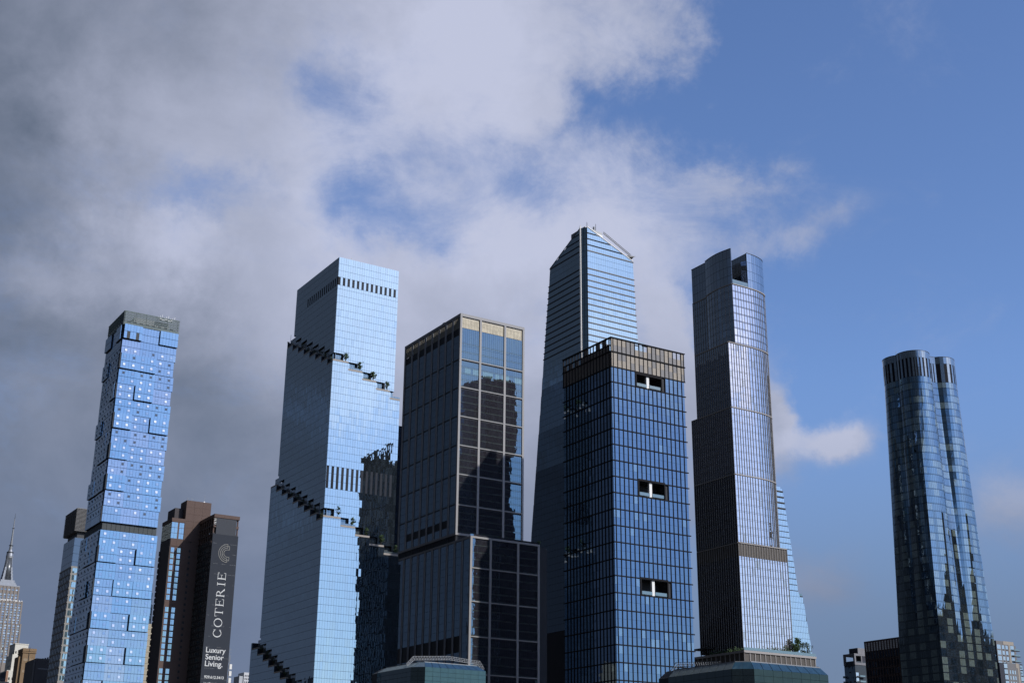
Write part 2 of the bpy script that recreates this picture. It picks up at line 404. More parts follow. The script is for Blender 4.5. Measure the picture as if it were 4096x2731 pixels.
        for k in range(10):
            a0 = 7.2 + 8.84 * (k - 1); a1 = a0 + 8.84
            if k == 0: a0 = 0
            if a0 > ext[t + 1][1]: break
            z = lo_n((a0 + a1) / 2, t); a1 = min(a1, ext[t + 1][1])
            part_box('planter', CONCRETE, root, xa - .1, xa + 1.3, y0 + a0 + .03, y0 + a1 - .03, z, z + .8)
            P.wall((x0 + 1.1, y0 + a0, 0), *NORTH, frange(0, a1 - a0, 1.5), [z + .1, z + 1.2, z + 4.1, z + 5.75], 4, .1, .12)
    # roof clutter
    for i in range(9): part_box('roof_unit', GREYMETAL, root, x0 + 10 + i * 2.1, x0 + 11.3 + i * 2.1, y0 + 3, y0 + 4.5, 313.6, 314.1 + rnd.random() * .9)
    MB().beam((x0 + 8, y0 + 3, 313.6), (x0 + 9.3, y0 + 3, 316.2), .35).build('roof_davit', GREYMETAL, root); MB().beam((x0 + 17.5, y0 + 3, 313.6), (x0 + 19.5, y0 + 3, 315.4), .3).build('roof_davit', GREYMETAL, root)
    P.finish('pane_field'); LV.finish('louver_field')
    # trees on the ledges
    for t, nm in ((0, 'upper'), (1, 'lower')):
        for k in range(4 if t == 0 else 5):
            tree(f'slender tree on the {ORD[k]} sunny ledge from the corner, {nm} stepped terrace', (x0 + 8.95 * k + 7.4, y0 - setb[t + 1] + .6, zc[t] - 4.15 * k - 4.2), 4.6 + rnd.random(), 100 + t * 10 + k, 'trees on the stepped terraces', n=230, size=.2, spread=.34)
            if k < 3 and t == 0 and k:
                b = MB()
                for q in range(70):
                    p = Vector((x0 + 8.95 * k + .8 + rnd.random() * 4.5, y0 - setb[1] + .2, zc[t] - 4.15 * k - 4.2 + rnd.random() * .9)); e = .35
                    u = Vector((rnd.gauss(0, 1), rnd.gauss(0, 1), rnd.gauss(0, 1))).normalized(); w = u.orthogonal().normalized()
                    b.add([p + u * e, p + w * e * .6, p - u * e, p - w * e * .6], [(0, 1, 2, 3)])
                tag(b.build('ledge_shrub', LEAF), f'low shrubs in the {ORD[k]} concrete planter of the upper stepped terrace', 'shrub', 'shrubs on the stepped terraces')
        for k in range(6):
            a = 7.2 + 8.84 * (k - 1) + 4.2; z = lo_n(a, t) + .7
            tree(f'dark shaded tree on the {ORD[k]} ledge left of the corner, {nm} stepped terrace', (x0 - setb[t + 1] + .9, y0 + max(1.5, a), z), 3.3 + rnd.random(), 140 + t * 10 + k, 'trees on the stepped terraces', n=150, size=.17, spread=.42, leaf=LEAF2)
    for k in range(3, 8):
        a = 7.2 + 8.84 * k + 4.2; z = lo_n(a, 2) + .7
        tree(f'dark tree on the lowest shaded stepped terrace, {ORD[k - 3]} ledge above the picture edge', (x0 - setb[3] + .9, y0 + a, z), 3.4 + rnd.random(), 180 + k, 'trees on the stepped terraces', n=150, size=.17, spread=.42, leaf=LEAF2)
spiral_tower()

# ---------------------------------------------------------------- tower with pale stone piers (stone framed)
STONE = matte('pale_granite', (0.33, 0.325, 0.325), 0.75, var=0.10, scale=1.2)
def with_slabs(zs, h=.8):
    out = []
    for a, b in zip(zs, zs[1:]): out += [a, a + h] if b - a > 3 else [a]
    return out + [zs[-1]]
def stone_tower():
    X, Y = 374.3, 662.6
    root = thing('stone_framed_tower', 'dark blue glass tower framed by pale stone piers with a lit metal mesh crown', 'skyscraper', (X, Y, 0))
    G = [glass('stone_tower_glass', (0.27, 0.56, 0.80), 0.24, (0.030, 0.029, 0.036), wob=0.01), glass('stone_tower_glass_b', (0.29, 0.58, 0.80), 0.23, (0.036, 0.036, 0.044), wob=0.01),
         matte('dark_louver_panel', (0.012, 0.013, 0.016), .5), glass('stone_tower_blind', (0.35, 0.65, .8), 0.22, (0.10, 0.15, 0.16), wob=0.01), glass('stone_tower_spandrel', (0.30, 0.56, 0.74), 0.22, (0.055, 0.065, 0.068), wob=0.01)]
    P = Panes(root, G, 'pane', 0.1, 0.10, 5)
    body = MB(); body.box(X + .6, X + 46.4, Y + .6, Y + 73.6, 158, 290.6); body.box(X + 2.4, X + 44.5, Y + 2.4, Y + 71.5, 290, 297.5); body.box(X + .6, X + 46.6, 645.6, Y + 72.5, 0, 158.2); body.build('tower_core', BACK, root)
    def gm(i, j):
        k = rnd.random(); return 1 if k < .22 else 0
    rows = []
    belts = [290.8, 270.2, 252.3, 233.9, 215.9, 198.2, 179.8, 163.4]
    piers = [374.3, 388.3, 406.1, 419.75]; pw = 1.4
    # west face of the upper shaft
    for b in range(3):
        xa, xb = piers[b] + pw, piers[b + 1]
        us = frange(0, xb - xa, 1.43)
        for k in range(7):
            z1, z0 = belts[k] - (.0 if k == 0 else .85), belts[k + 1] + .5
            zs = [z0, z0 + (z1 - z0) * .26, z0 + (z1 - z0) * .5, z0 + (z1 - z0) * .55, z1] if k == 0 else frange(z0, z1, 4.3)
            if k == 0: zs = [z0, z0 + 4.3, z0 + 8.6, z0 + 9.7, z1]
            zw = with_slabs(zs)
            P.wall((xa, Y + .55, 0), *WEST, us, zw, (lambda i, j: 4 if zw[j + 1] - zw[j] < .9 else (3 if (k == 1 and j == 5 and i > 1 - b and rnd.random() < .85) else gm(i, j))), .09, .10)
            if k == 0: continue
        for k in range(1, 7): MB().box(xa, xb, Y + .02, Y + .7, belts[k] - .05, belts[k] + .5).build('belt_course', STONE, root)
    for x in piers: MB().box(x, x + pw - (.1 if x > 419 else 0), Y - .05, Y + 1.2, 162.4, 298.2).build('pier', STONE, root)
    MB().box(X, X + 46.8, Y - .08, Y + 1.2, 298.2, 300).build('top_beam', STONE, root); MB().box(X, X + 46.8, Y - .06, Y + 1.1, 162.0, 163.3).build('bottom_beam', STONE, root)
    # north face of the upper shaft
    ny = [662.6, 672.1, 681.0, 689.9, 698.8, 707.8, 716.8, 725.8, 736.4]
    for k in range(8):
        ya, yb = ny[k] + (1.25 if k else 1.3), ny[k + 1] - (1.1 if k == 7 else 0)
        us = frange(0, yb - ya, 1.5)
        zs = frange(163.4, 290.8, 4.5)
        def nm(i, j, k=k):
            z = zs[j]
            if 0 < k < 7 and 166.5 < z < 171.5: return 2
            if z > 285 and k % 1 == 0 and j == len(zs) - 2: return 2
            return gm(i, j) if k == 7 else (1 if rnd.random() < .2 else 0)
        P.wall((X + .55, ya, 0), *NORTH, us, zs, nm, .09, .12)
    for k, y in enumerate(ny): MB().box(X - .05, X + 1.1, y + (1.15 if k == 0 else -.3 if k < 8 else -1.2), y + (1.3 if k == 0 else .95 if k < 8 else 0), 162.4, 298.2).build('pier', STONE, root)
    MB().box(X - .07, X + 1.1, Y + 1.25, Y + 73.8, 298.2, 299.95).build('top_beam', STONE, root); MB().box(X - .07, X + 1.1, Y + 1.2, Y + 73.8, 162.0, 163.3).build('bottom_beam', STONE, root)
    for k, z in enumerate([270, 252, 234, 216, 198, 180]):
        MB().box(X + .25, X + .6, Y + 1.3, Y + 73, z, z + .8).build('spandrel', DARKMETAL, root)
    # mesh crown: vertical metal strips
    MESH = matte('gilded_mesh', (0.27, 0.245, 0.19), 0.5, var=0.35, scale=.25, metal=.35, streak=False)
    S = Panes(root, [MESH], 'mesh_strip', .08, .8, 9)
    for b in range(3):
        xa, xb = piers[b] + pw + .25, piers[b + 1] - .2
        S.wall((xa, Y + .75, 0), *WEST, frange(0, xb - xa, 1.1), [291.0, 293.6, 296.0, 298.0], 0, .12, .05)
    for k in range(8):
        S.wall((X + .75, ny[k] + 1.4, 0), *NORTH, frange(0, ny[k + 1] - ny[k] - 1.9, 1.1), [291.0, 294.5, 298.0], 0, .12, .05)
    S.finish('mesh_strip_field')
    # lower block
    yl = 645.0; lp = [374.3, 387.2, 405.8, 420.0]; lb = [158.4, 140.2, 121.4, 102.0, 81.7, 62.0, 42.0, 0]
    for b in range(3):
        xa, xb = lp[b] + 1.35, lp[b + 1]; us = frange(0, xb - xa, 1.43)
        for k in range(7):
            z1, z0 = lb[k] - (1.1 if k == 0 else .6), lb[k + 1] + .5
            zw = with_slabs(frange(z0, z1, 4.4))
            P.wall((xa, yl + .55, 0), *WEST, us, zw, (lambda i, j: 4 if zw[j + 1] - zw[j] < .9 else (3 if rnd.random() < .006 else gm(i, j))), .09, .10)
            if k: MB().box(xa, xb, yl + .02, yl + .7, lb[k] - .05, lb[k] + .5).build('belt_course', STONE, root)
    for x in lp: MB().box(x, x + 1.35, yl - .05, yl + 1.2, 0, 157.4).build('pier', STONE, root)
    MB().box(X, 421.4, yl - .08, yl + 1.2, 157.4, 158.5).build('top_beam', STONE, root)
    ly = [654.2] + [663.2 + 9.0 * k for k in range(8)]
    for k, y in enumerate(ly): MB().box(X - .05, X + 1.1, y, y + 1.2, 0, 157.4).build('pier', STONE, root)
    MB().box(X - .07, X + 1.1, yl + 1.2, 735.1, 157.4, 158.5).build('top_beam', STONE, root)
    ys = [646.2] + ly + [735.0]
    for k in range(len(ys) - 1):
        ya, yb = ys[k] + (1.2 if k else 0), ys[k + 1]
        zs = frange(0.5, 157.3, 4.5)
        def nm(i, j, k=k): return 2 if (zs[j] > 91 and zs[j] < 99.5 and k) else (1 if rnd.random() < .2 else 0)
        P.wall((X + .55, ya, 0), *NORTH, frange(0, yb - ya, 1.5), zs, nm, .09, .12)
    # recessed storey between the blocks
    for k in range(9): MB().box(X + .35, X + .5, 663.5 + 9 * k, 663.75 + 9 * k, 158.5, 162).build('recess_mullion', DARKMETAL, root)
    MB().box(X + .3, 421.2, yl + 1.3, Y + 1, 158.2, 158.45).build('terrace_deck', ROOF, root)
    for k in range(12): P.wall((X + .4 + k * 3.9, yl + .9, 0), *WEST, [0, 3.85], [158.6, 159.8], 1, .05, 0)
    for i in range(6): part_box('roof_unit', GREYMETAL, root, X + 12 + i * 3, X + 13.4 + i * 3, Y + 3, Y + 4, 299.6, 300.6 + .3 * (i % 3))
    MB().beam((X + 9, Y + 2, 300.6), (X + 30, Y + 2, 300.5), .15).build('roof_rail', GREYMETAL, root); part_box('roof_unit', GREYMETAL, root, X + 1, X + 1.6, Y + 22, Y + 25, 299.9, 301.2)
    P.finish('pane_field')
    tree('small pine on the roof terrace at the right end of the stone framed tower', (424.2, 651, 157), 5.4, 61, 'plants on the stone tower terrace', conic=True, n=260, size=.2, spread=.3)
    tree('dark bushy plant on the terrace at the foot of the upper stone framed shaft', (387, 652, 158.4), 3.0, 62, 'plants on the stone tower terrace', n=160, size=.25, spread=.5)
    tree('round shrub beside the middle pier on the stone framed terrace', (396, 650, 158.4), 2.6, 63, 'plants on the stone tower terrace', n=160, size=.25, spread=.6)
    MB().box(421.4, 427, 646, 655, 0, 157).build('side_wing', BACK, root)
stone_tower()

# ---------------------------------------------------------------- blue glass tower with black grid
def grid_tower():
    X, Y, X1, Y1 = 375.7, 509.4, 422.8, 552.3
    root = thing('black_grid_tower', 'blue glass tower with black window grid, three cut-out loggias and beige open crown', 'skyscraper', (X, Y, 0))
    G = [glass('grid_tower_glass', (0.17, 0.40, 0.70), 0.35, (0.014, 0.018, 0.026), wob=0.012), glass('grid_tower_glass_b', (0.18, 0.42, 0.71), 0.345, (0.020, 0.026, 0.036), wob=0.012),
         glass('grid_tower_lit', (0.22, 0.48, 0.78), 0.33, (0.09, 0.13, 0.15), wob=0.01)]
    P = Panes(root, G, 'pane', .1, .22, 11)
    xs = [0, 1.3] + [1.3 + 2.742 * k for k in range(1, 17)] + [47.1]; ys = [0, 1.6] + [1.6 + 2.75 * k for k in range(1, 15)] + [42.9]
    zs = [221.9 - 8.1 * k for k in range(28)]
    LOG = [(220.7, 214.3), (165.1, 157.6), (116.4, 108.9)]; lx0, lx1 = 391.0 - X, 407.7 - X
    body = MB(); zc = 221.8
    for zt, zb in LOG + [(0, 0)]:
        if zt:
            body.box(X + .3, X1 - .3, Y + .3, Y1 - .3, zt, zc); zc = zb
            body.box(X + .3, X + lx0, Y + .3, Y1 - .3, zb, zt); body.box(X + lx1, X1 - .3, Y + .3, Y1 - .3, zb, zt); body.box(X + lx0, X + lx1, Y + 7, Y1 - .3, zb, zt)
    body.box(X + .3, X1 - .3, Y + .3, Y1 - .3, 0, zc); body.build('tower_core', BACK, root)
    for k in range(27):
        za, zb = zs[k + 1], zs[k]
        cut = any(abs(zb - t) < 1.6 for t, _ in LOG)
        for half in (0, 1):
            z0, z1 = (za + .28, (za + zb) / 2) if half == 0 else ((za + zb) / 2, zb - .28)
            litrow = rnd.random() < (.10 if zb > 112 else .25)
            def gm(i, j):
                if cut and xs[i + 1] > lx0 + .2 and xs[i] < lx1 - .2: return None
                q = rnd.random()
                if litrow and q < .2 and zb < 170: return 2
                return 1 if q < .3 else (2 if q > .992 else 0)
            P.wall((X, Y, 0), *WEST, xs, [z0, z1], gm, .36, .07, .0)
            P.wall((X, Y, 0), *NORTH, ys, [z0, z1], lambda i, j: 1 if rnd.random() < .22 else 0, .36, .07, .0)
    BAR = matte('black_bronze', (0.008, 0.008, 0.010), .7, spec=.12)
    for x in xs[1:-1]:
        segs = [(221.9, 0)]
        if lx0 + .3 < x < lx1 - .3:
            segs = [(LOG[0][1], LOG[1][0]), (LOG[1][1], LOG[2][0]), (LOG[2][1], 0)]
        for a, b in segs: MB().box(X + x - .17, X + x + .17, Y - .28, Y + .25, b, a).build('mullion', BAR, root)
    for y in ys[1:-1]: MB().box(X - .28, X + .25, Y + y - .17, Y + y + .17, 0, 221.9).build('mullion', BAR, root)
    for k, z in enumerate(zs[:27]):
        o = .34
        MB().box(X - o, X1 + .5, Y - o, Y + .1, z - .25, z + .25).build('transom', BAR, root)
        MB().box(X - o, X + .1, Y + .1, Y1 + .5, z - .25, z + .25).build('transom', BAR, root)
    # loggias
    for q, (zt, zb) in enumerate(LOG):
        a, b = X + lx0, X + lx1
        o = MB(); o.box(a - .1, b + .1, Y - .3, Y + .6, zt - .1, zt + .9); o.box(a - .15, a + .5, Y - .29, Y + .6, zb, zt - .1); o.box(b - .5, b + .15, Y - .29, Y + .6, zb, zt - .1); lf = o.build('loggia_frame', BAR, root)
        part_box('loggia_column', WHITE, lf, 398.2, 399.8, Y + .4, Y + 1.8, zb + .02, zt - .1)
        part_box('balustrade', RAIL, lf, a + .5, 398.1, Y + .1, Y + .2, zb + .3, zb + 1.9)
        part_box('balustrade', RAIL, lf, 399.9, b - .55, Y + .1, Y + .2, zb + .3, zb + 1.9)
        part_box('loggia_floor', DARKMETAL, lf, a + .01, b - .01, Y + .62, Y + 6.9, zb + .01, zb + .2)
        for e in range(2 + q): part_box('lounge_seat', [GREYMETAL, CONCRETE, WHITE][(e + q) % 3], lf, a + 1.5 + e * 2.9 + q, a + 2.7 + e * 2.9 + q, Y + 1.2, Y + 2.2, zb + .21, zb + 1.0 + .25 * ((e + q) % 3))
    # crown: two rows of framed metal mesh
    BG = [matte('mesh_beige', (0.31, 0.275, 0.23), .6, var=.12), matte('mesh_grey', (0.20, 0.195, 0.195), .6, var=.12), matte('mesh_brown', (0.12, 0.10, 0.09), .6)]
    crown = MB()
    for z in (230.0, 237.5): crown.box(X - .5, X1 + .7, Y - .5, Y + .6, z - .25, z + .25); crown.box(X - .5, X + .6, Y + .6, Y1 + .6, z - .25, z + .25)
    crown.box(X - .3, X + .5, Y + 1, Y1, 233.5, 233.85)
    crown = crown.build('crown_frame', BAR, root)
    C = Panes(crown, BG, 'crown_panel', .1, .3, 13)
    def cm(i, j): return 1 if rnd.random() < .4 else 0
    C.wall((X, Y, 0), *WEST, xs, [222.2, 226.0, 229.8], cm, .5, .04, .02)
    C.wall((X, Y, 0), *WEST, xs, [230.3, 233.7, 237.2], lambda i, j: None if (j == 1 and rnd.random() < .22) else (1 if rnd.random() < .45 else 0), .5, .04, .02)
    C.wall((X, Y, 0), *NORTH, ys, [222.2, 229.8], 2, .5, .04, .02)
    C.wall((X, Y, 0), *NORTH, ys, [230.3, 233.3], lambda i, j: None if (rnd.random() < .45) else 2, .5, .04, .02)
    C.wall((X, Y, 0), *NORTH, ys, [233.9, 237.2], lambda i, j: None if (rnd.random() < .6) else 2, .5, .04, .02)
    C.finish('crown_panel_field')
    for x in xs: MB().box(X + x - .16, X + x + .16, Y - .28, Y + .3, 222.15, 237.3).build('crown_post', BAR, crown)
    for y in ys[1:]: MB().box(X - .28, X + .3, Y + y - .16, Y + y + .16, 222.15, 237.3).build('crown_post', BAR, crown)
    MB().box(X + 1, X1 - 1, Y + 1, Y1 - 1, 221.7, 222.0).build('roof', ROOF, root)
    m = MB(); m.box(X + 14, X1 - 4, Y + 9, Y1 - 6, 222, 232); m.box(X + 20, X1 - 10, Y + 7, Y + 8.9, 222, 229); m.build('penthouse', BG[0], root)
    part_box('roof_hatch', GREYMETAL, root, X + 22, X + 29, Y + 1, Y + 3, 237.8, 238.2)
    P.finish('pane_field')
grid_tower()
def path_wall(P, pts, zs, mi=0, gu=.08, gz=.12, off=.06):
    for i in range(len(pts) - 1):
        a, b = Vector((*pts[i], 0)), Vector((*pts[i + 1], 0)); d = b - a; l = d.length; d.normalize(); n = Vector((d.y, -d.x, 0))
        for j in range(len(zs) - 1):
            k = mi(i, j) if callable(mi) else mi
            if k is None: continue
            z0, z1 = zs[j] + gz / 2, zs[j + 1] - gz / 2
            if z1 - z0 < .1: continue
            p = [a + d * gu / 2 + n * off, b - d * gu / 2 + n * off]
            P.quad(p[0] + Vector((0, 0, z0)), p[1] + Vector((0, 0, z0)), p[1] + Vector((0, 0, z1)), p[0] + Vector((0, 0, z1)), n, k)

def resample(pts, step):
    out = [pts[0]]
    for a, b in zip(pts, pts[1:]):
        l = math.dist(a, b); n = max(1, int(round(l / step)))
        out += [(a[0] + (b[0] - a[0]) * k / n, a[1] + (b[1] - a[1]) * k / n) for k in range(1, n + 1)]
    return out

# ---------------------------------------------------------------- tallest tower with slanted top
def peak_tower():
    root = thing('slanted_peak_tower', 'tallest tower, slanted glass peak with white corner fin and dark sunshade bands', 'skyscraper', (471.5, 668, 0))
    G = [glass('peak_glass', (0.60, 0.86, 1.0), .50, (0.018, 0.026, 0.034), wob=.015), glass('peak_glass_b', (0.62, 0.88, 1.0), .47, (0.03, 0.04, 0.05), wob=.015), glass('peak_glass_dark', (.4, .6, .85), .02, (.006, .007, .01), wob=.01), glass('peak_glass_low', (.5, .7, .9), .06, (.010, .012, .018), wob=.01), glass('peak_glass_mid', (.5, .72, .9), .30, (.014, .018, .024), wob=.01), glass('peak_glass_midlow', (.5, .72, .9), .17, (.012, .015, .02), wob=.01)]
    P = Panes(root, G, 'pane', .1, .14, 17)
    xr = lambda z: 512.7 + (368.5 - z) * .038; yl = lambda z: 709.0 + (369.0 - z) * .1245
    tw = lambda x: 386.0 - (x - 474.0) * .4286; tn = lambda y: 386.0 - (y - 671.5) * .4533
    XN, YW = 471.5, 668.0
    lo = [(XN, 671.5, 0), (474, YW, 0), (xr(0), YW, 0), (xr(0), yl(0), 0), (XN, yl(0), 0)]
    zt = 368.8
    def ring(z): return [(XN + .1, 671.6, z), (474.1, YW + .1, z), (xr(z) - .1, YW + .1, z), (xr(z) - .1, yl(z) - .1, z), (XN + .1, yl(z) - .1, z)]
    m = MB(); m.hull(ring(0), ring(zt))
    m.hull([(XN + .3, 671.8, zt), (474.2, YW + .3, zt), (512.4, YW + .3, zt), (XN + .3, 708.8, zt)], [(XN + .3, 671.8, 385.4), (474.2, YW + .3, 385.4), (512.2, YW + .6, zt + .3), (XN + .6, 708.6, zt + .3)])
    m.build('tower_core', BACK, root)
    floors = [368.8 - 4.32 * k for k in range(60)]
    BAND = matte('sunshade_metal', (0.05, 0.052, 0.056), .5, spec=.5); WFIN = matte('white_fin', (0.80, 0.79, 0.77), .5, var=.05)
    def cell(face, u0, u1, z0, z1, mi):
        end = xr if face == 'w' else yl; top = tw if face == 'w' else tn
        e0, e1 = end(z0) - .05, end(z1) - .05
        if u0 > min(e0, e1) - .2: return
        a0, a1, b0, b1 = u0, min(u1, e0), u0, min(u1, e1)
        t0, t1 = min(z1, top(u0) - .15), min(z1, top(u1) - .15)
        if t0 - z0 < .15 and t1 - z0 < .15: return
        t0, t1 = max(t0, z0 + .02), max(t1, z0 + .02)
        if face == 'w': P.quad((a0, YW - .06, z0), (a1, YW - .06, z0), (b1, YW - .06, t1), (b0, YW - .06, t0), (0, -1, 0), mi)
        else: P.quad((XN - .06, a0, z0), (XN - .06, a1, z0), (XN - .06, b1, t1), (XN - .06, b0, t0), (-1, 0, 0), mi)
    for k in range(-4, 58):
        z1 = 368.8 - 4.32 * k; z0 = z1 - 4.32
        if z1 < 5: break
        mech = 356 < z0 + 1 < 364.6
        thin = z0 < 296 or mech
        g = .10 if thin else .95
        for face in ('w', 'n'):
            e = xr(z0) if face == 'w' else yl(z0); s = 474.0 if face == 'w' else 671.5
            if face == 'w' and z1 < 215: continue
            u = s + .05; st = 1.53 if face == 'w' else (1.6 if z0 > 255 else 3.2)
            while u < e:
                dk = (3 if z0 < 222 else 5 if z0 < 250 else 4 if z0 < 282 and face == 'n' else (1 if rnd.random() < .18 else 0))  # lower panes dimmer, darker reflections put into the glass itself
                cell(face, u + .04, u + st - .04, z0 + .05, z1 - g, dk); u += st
            if not thin and k > -1:
                if face == 'w': MB().box(474.05, xr(z1) + .35, YW - .45, YW + .12, z1 - .78, z1 - .12).build('sunshade', BAND, root)
                else: MB().box(XN - .40, XN + .12, 671.6, yl(z1) + .3, z1 - .78, z1 - .12).build('sunshade', BAND, root)
    # chamfer
    a, b = Vector((XN, 671.5, 0)), Vector((474.0, YW, 0)); n = Vector((-(a - b).y, (a - b).x, 0)).normalized()
    if n.dot(CAM - a) < 0: n = -n
    for k in range(0, 46):
        z1 = 385.4 - 4.32 * k; z0 = z1 - 4.2
        for q in range(2):
            p0, p1 = a.lerp(b, q / 2 + .03) + n * .05, a.lerp(b, q / 2 + .47) + n * .05
            P.quad(p0 + Vector((0, 0, z0)), p1 + Vector((0, 0, z0)), p1 + Vector((0, 0, z1)), p0 + Vector((0, 0, z1)), n, 0)
    f = MB(); f.hull([(XN - .75, 671.9, 0), (XN - .3, 671.3, 0), (XN + .3, 671.3, 0), (XN + .2, 672.2, 0)], [(XN - .75, 671.9, 385.5), (XN - .3, 671.3, 388.0), (XN + .3, 671.3, 386), (XN + .2, 672.2, 386)]); f.build('corner_fin', WFIN, root)
    f = MB(); f.hull([(473.7, 667.7, 0), (474.1, 667.4, 0), (474.2, 668.1, 0)], [(473.9, 667.7, 389.4), (474.1, 667.4, 388.2), (474.2, 668.1, 387)]); f.build('corner_fin', DARKMETAL, root)
    MB().beam((474.3, YW - .15, 386.0), (512.6, YW - .15, 369.35), .5, h=.45).build('eave_trim', WFIN, root)
    MB().beam((XN - .15, 671.8, 385.8), (XN - .15, 709, 368.9), .35).build('eave_trim', GREYMETAL, root)
    r = MB(); r.hull([(475, 669, 384.6), (512.0, 669, 369.0), (512.3, 671, 369.4), (475, 671, 385.5)], [(475, 671, 386.2), (512.5, 671, 372.6), (512.5, 676, 372.6), (475, 676, 386.2)]); r.build('roof_slope', DARKMETAL, root)
    MB().hull([(475, 671.4, 384), (489.5, 671.4, 380), (489.5, 688, 380), (475, 688, 384)], [(475, 671.4, 387.6), (489.2, 671.4, 386.2), (489.2, 688, 386.2), (475, 688, 387.6)]).build('roof_house', GREYMETAL, root)
    MB().beam((476, 671.2, 385.6), (489.5, 671.2, 383.3), .3, h=1.5).build('roof_house_trim', WFIN, root)
    t = MB(); A, B = Vector((489.7, 670.5, 385.6)), Vector((512.9, 670.5, 373.9)); up = Vector((.35, 0, 1.3))
    t.beam(A, B, .28); t.beam(A + up, B + up, .2)
    for k in range(17):
        p, q = A.lerp(B, k / 17), A.lerp(B, (k + 1) / 17); t.beam(p, p + up, .14); t.beam(p + up, q, .12)
    t.build('roof_stair_truss', DARKMETAL, root)
    MB().hull([(507, 668.6, 370.9), (513.4, 667.6, 372.6), (511.8, 671, 369.8)], [(508, 668.6, 373.0), (515.0, 667.4, 373.3), (512, 671, 373)]).build('lookout_platform', DARKMETAL, root)
    c = MB(); c.cyl((484.4, 674), .75, .75, 386, 390.4, 12); c.build('flue', GREYMETAL, root, smooth=False)
    c = MB(); c.cyl((485.9, 674), .22, .12, 386, 393.2, 8); c.beam((485.2, 674, 390), (485.9, 674, 390.5), .12); c.build('antenna', DARKMETAL, root)
    P.finish('pane_field')
    s = thing('glass_shoulder_block', 'pale ribbed glass block peeking out right of the tallest tower above the beige crown', 'building', (516, 690, 0))
    Q = Panes(s, [glass('shoulder_glass', (.8, .95, 1), .3, (.12, .18, .22)), glass('shoulder_rib', (.8, .95, 1), .3, (.05, .08, .12))], 'pane', .1, .2, 18)
    MB().box(516, 538, 690, 720, 0, 321).build('wall', BACK, s)
    Q.wall((514, 689.9, 0), *WEST, frange(0, 24, 1.5), [300, 312, 321], lambda i, j: i % 2, .1, .2); Q.wall((514, 692, 0), *WEST, frange(0, 20, 1.5), [321.2, 327], 0, .1, .2); Q.finish()
peak_tower()

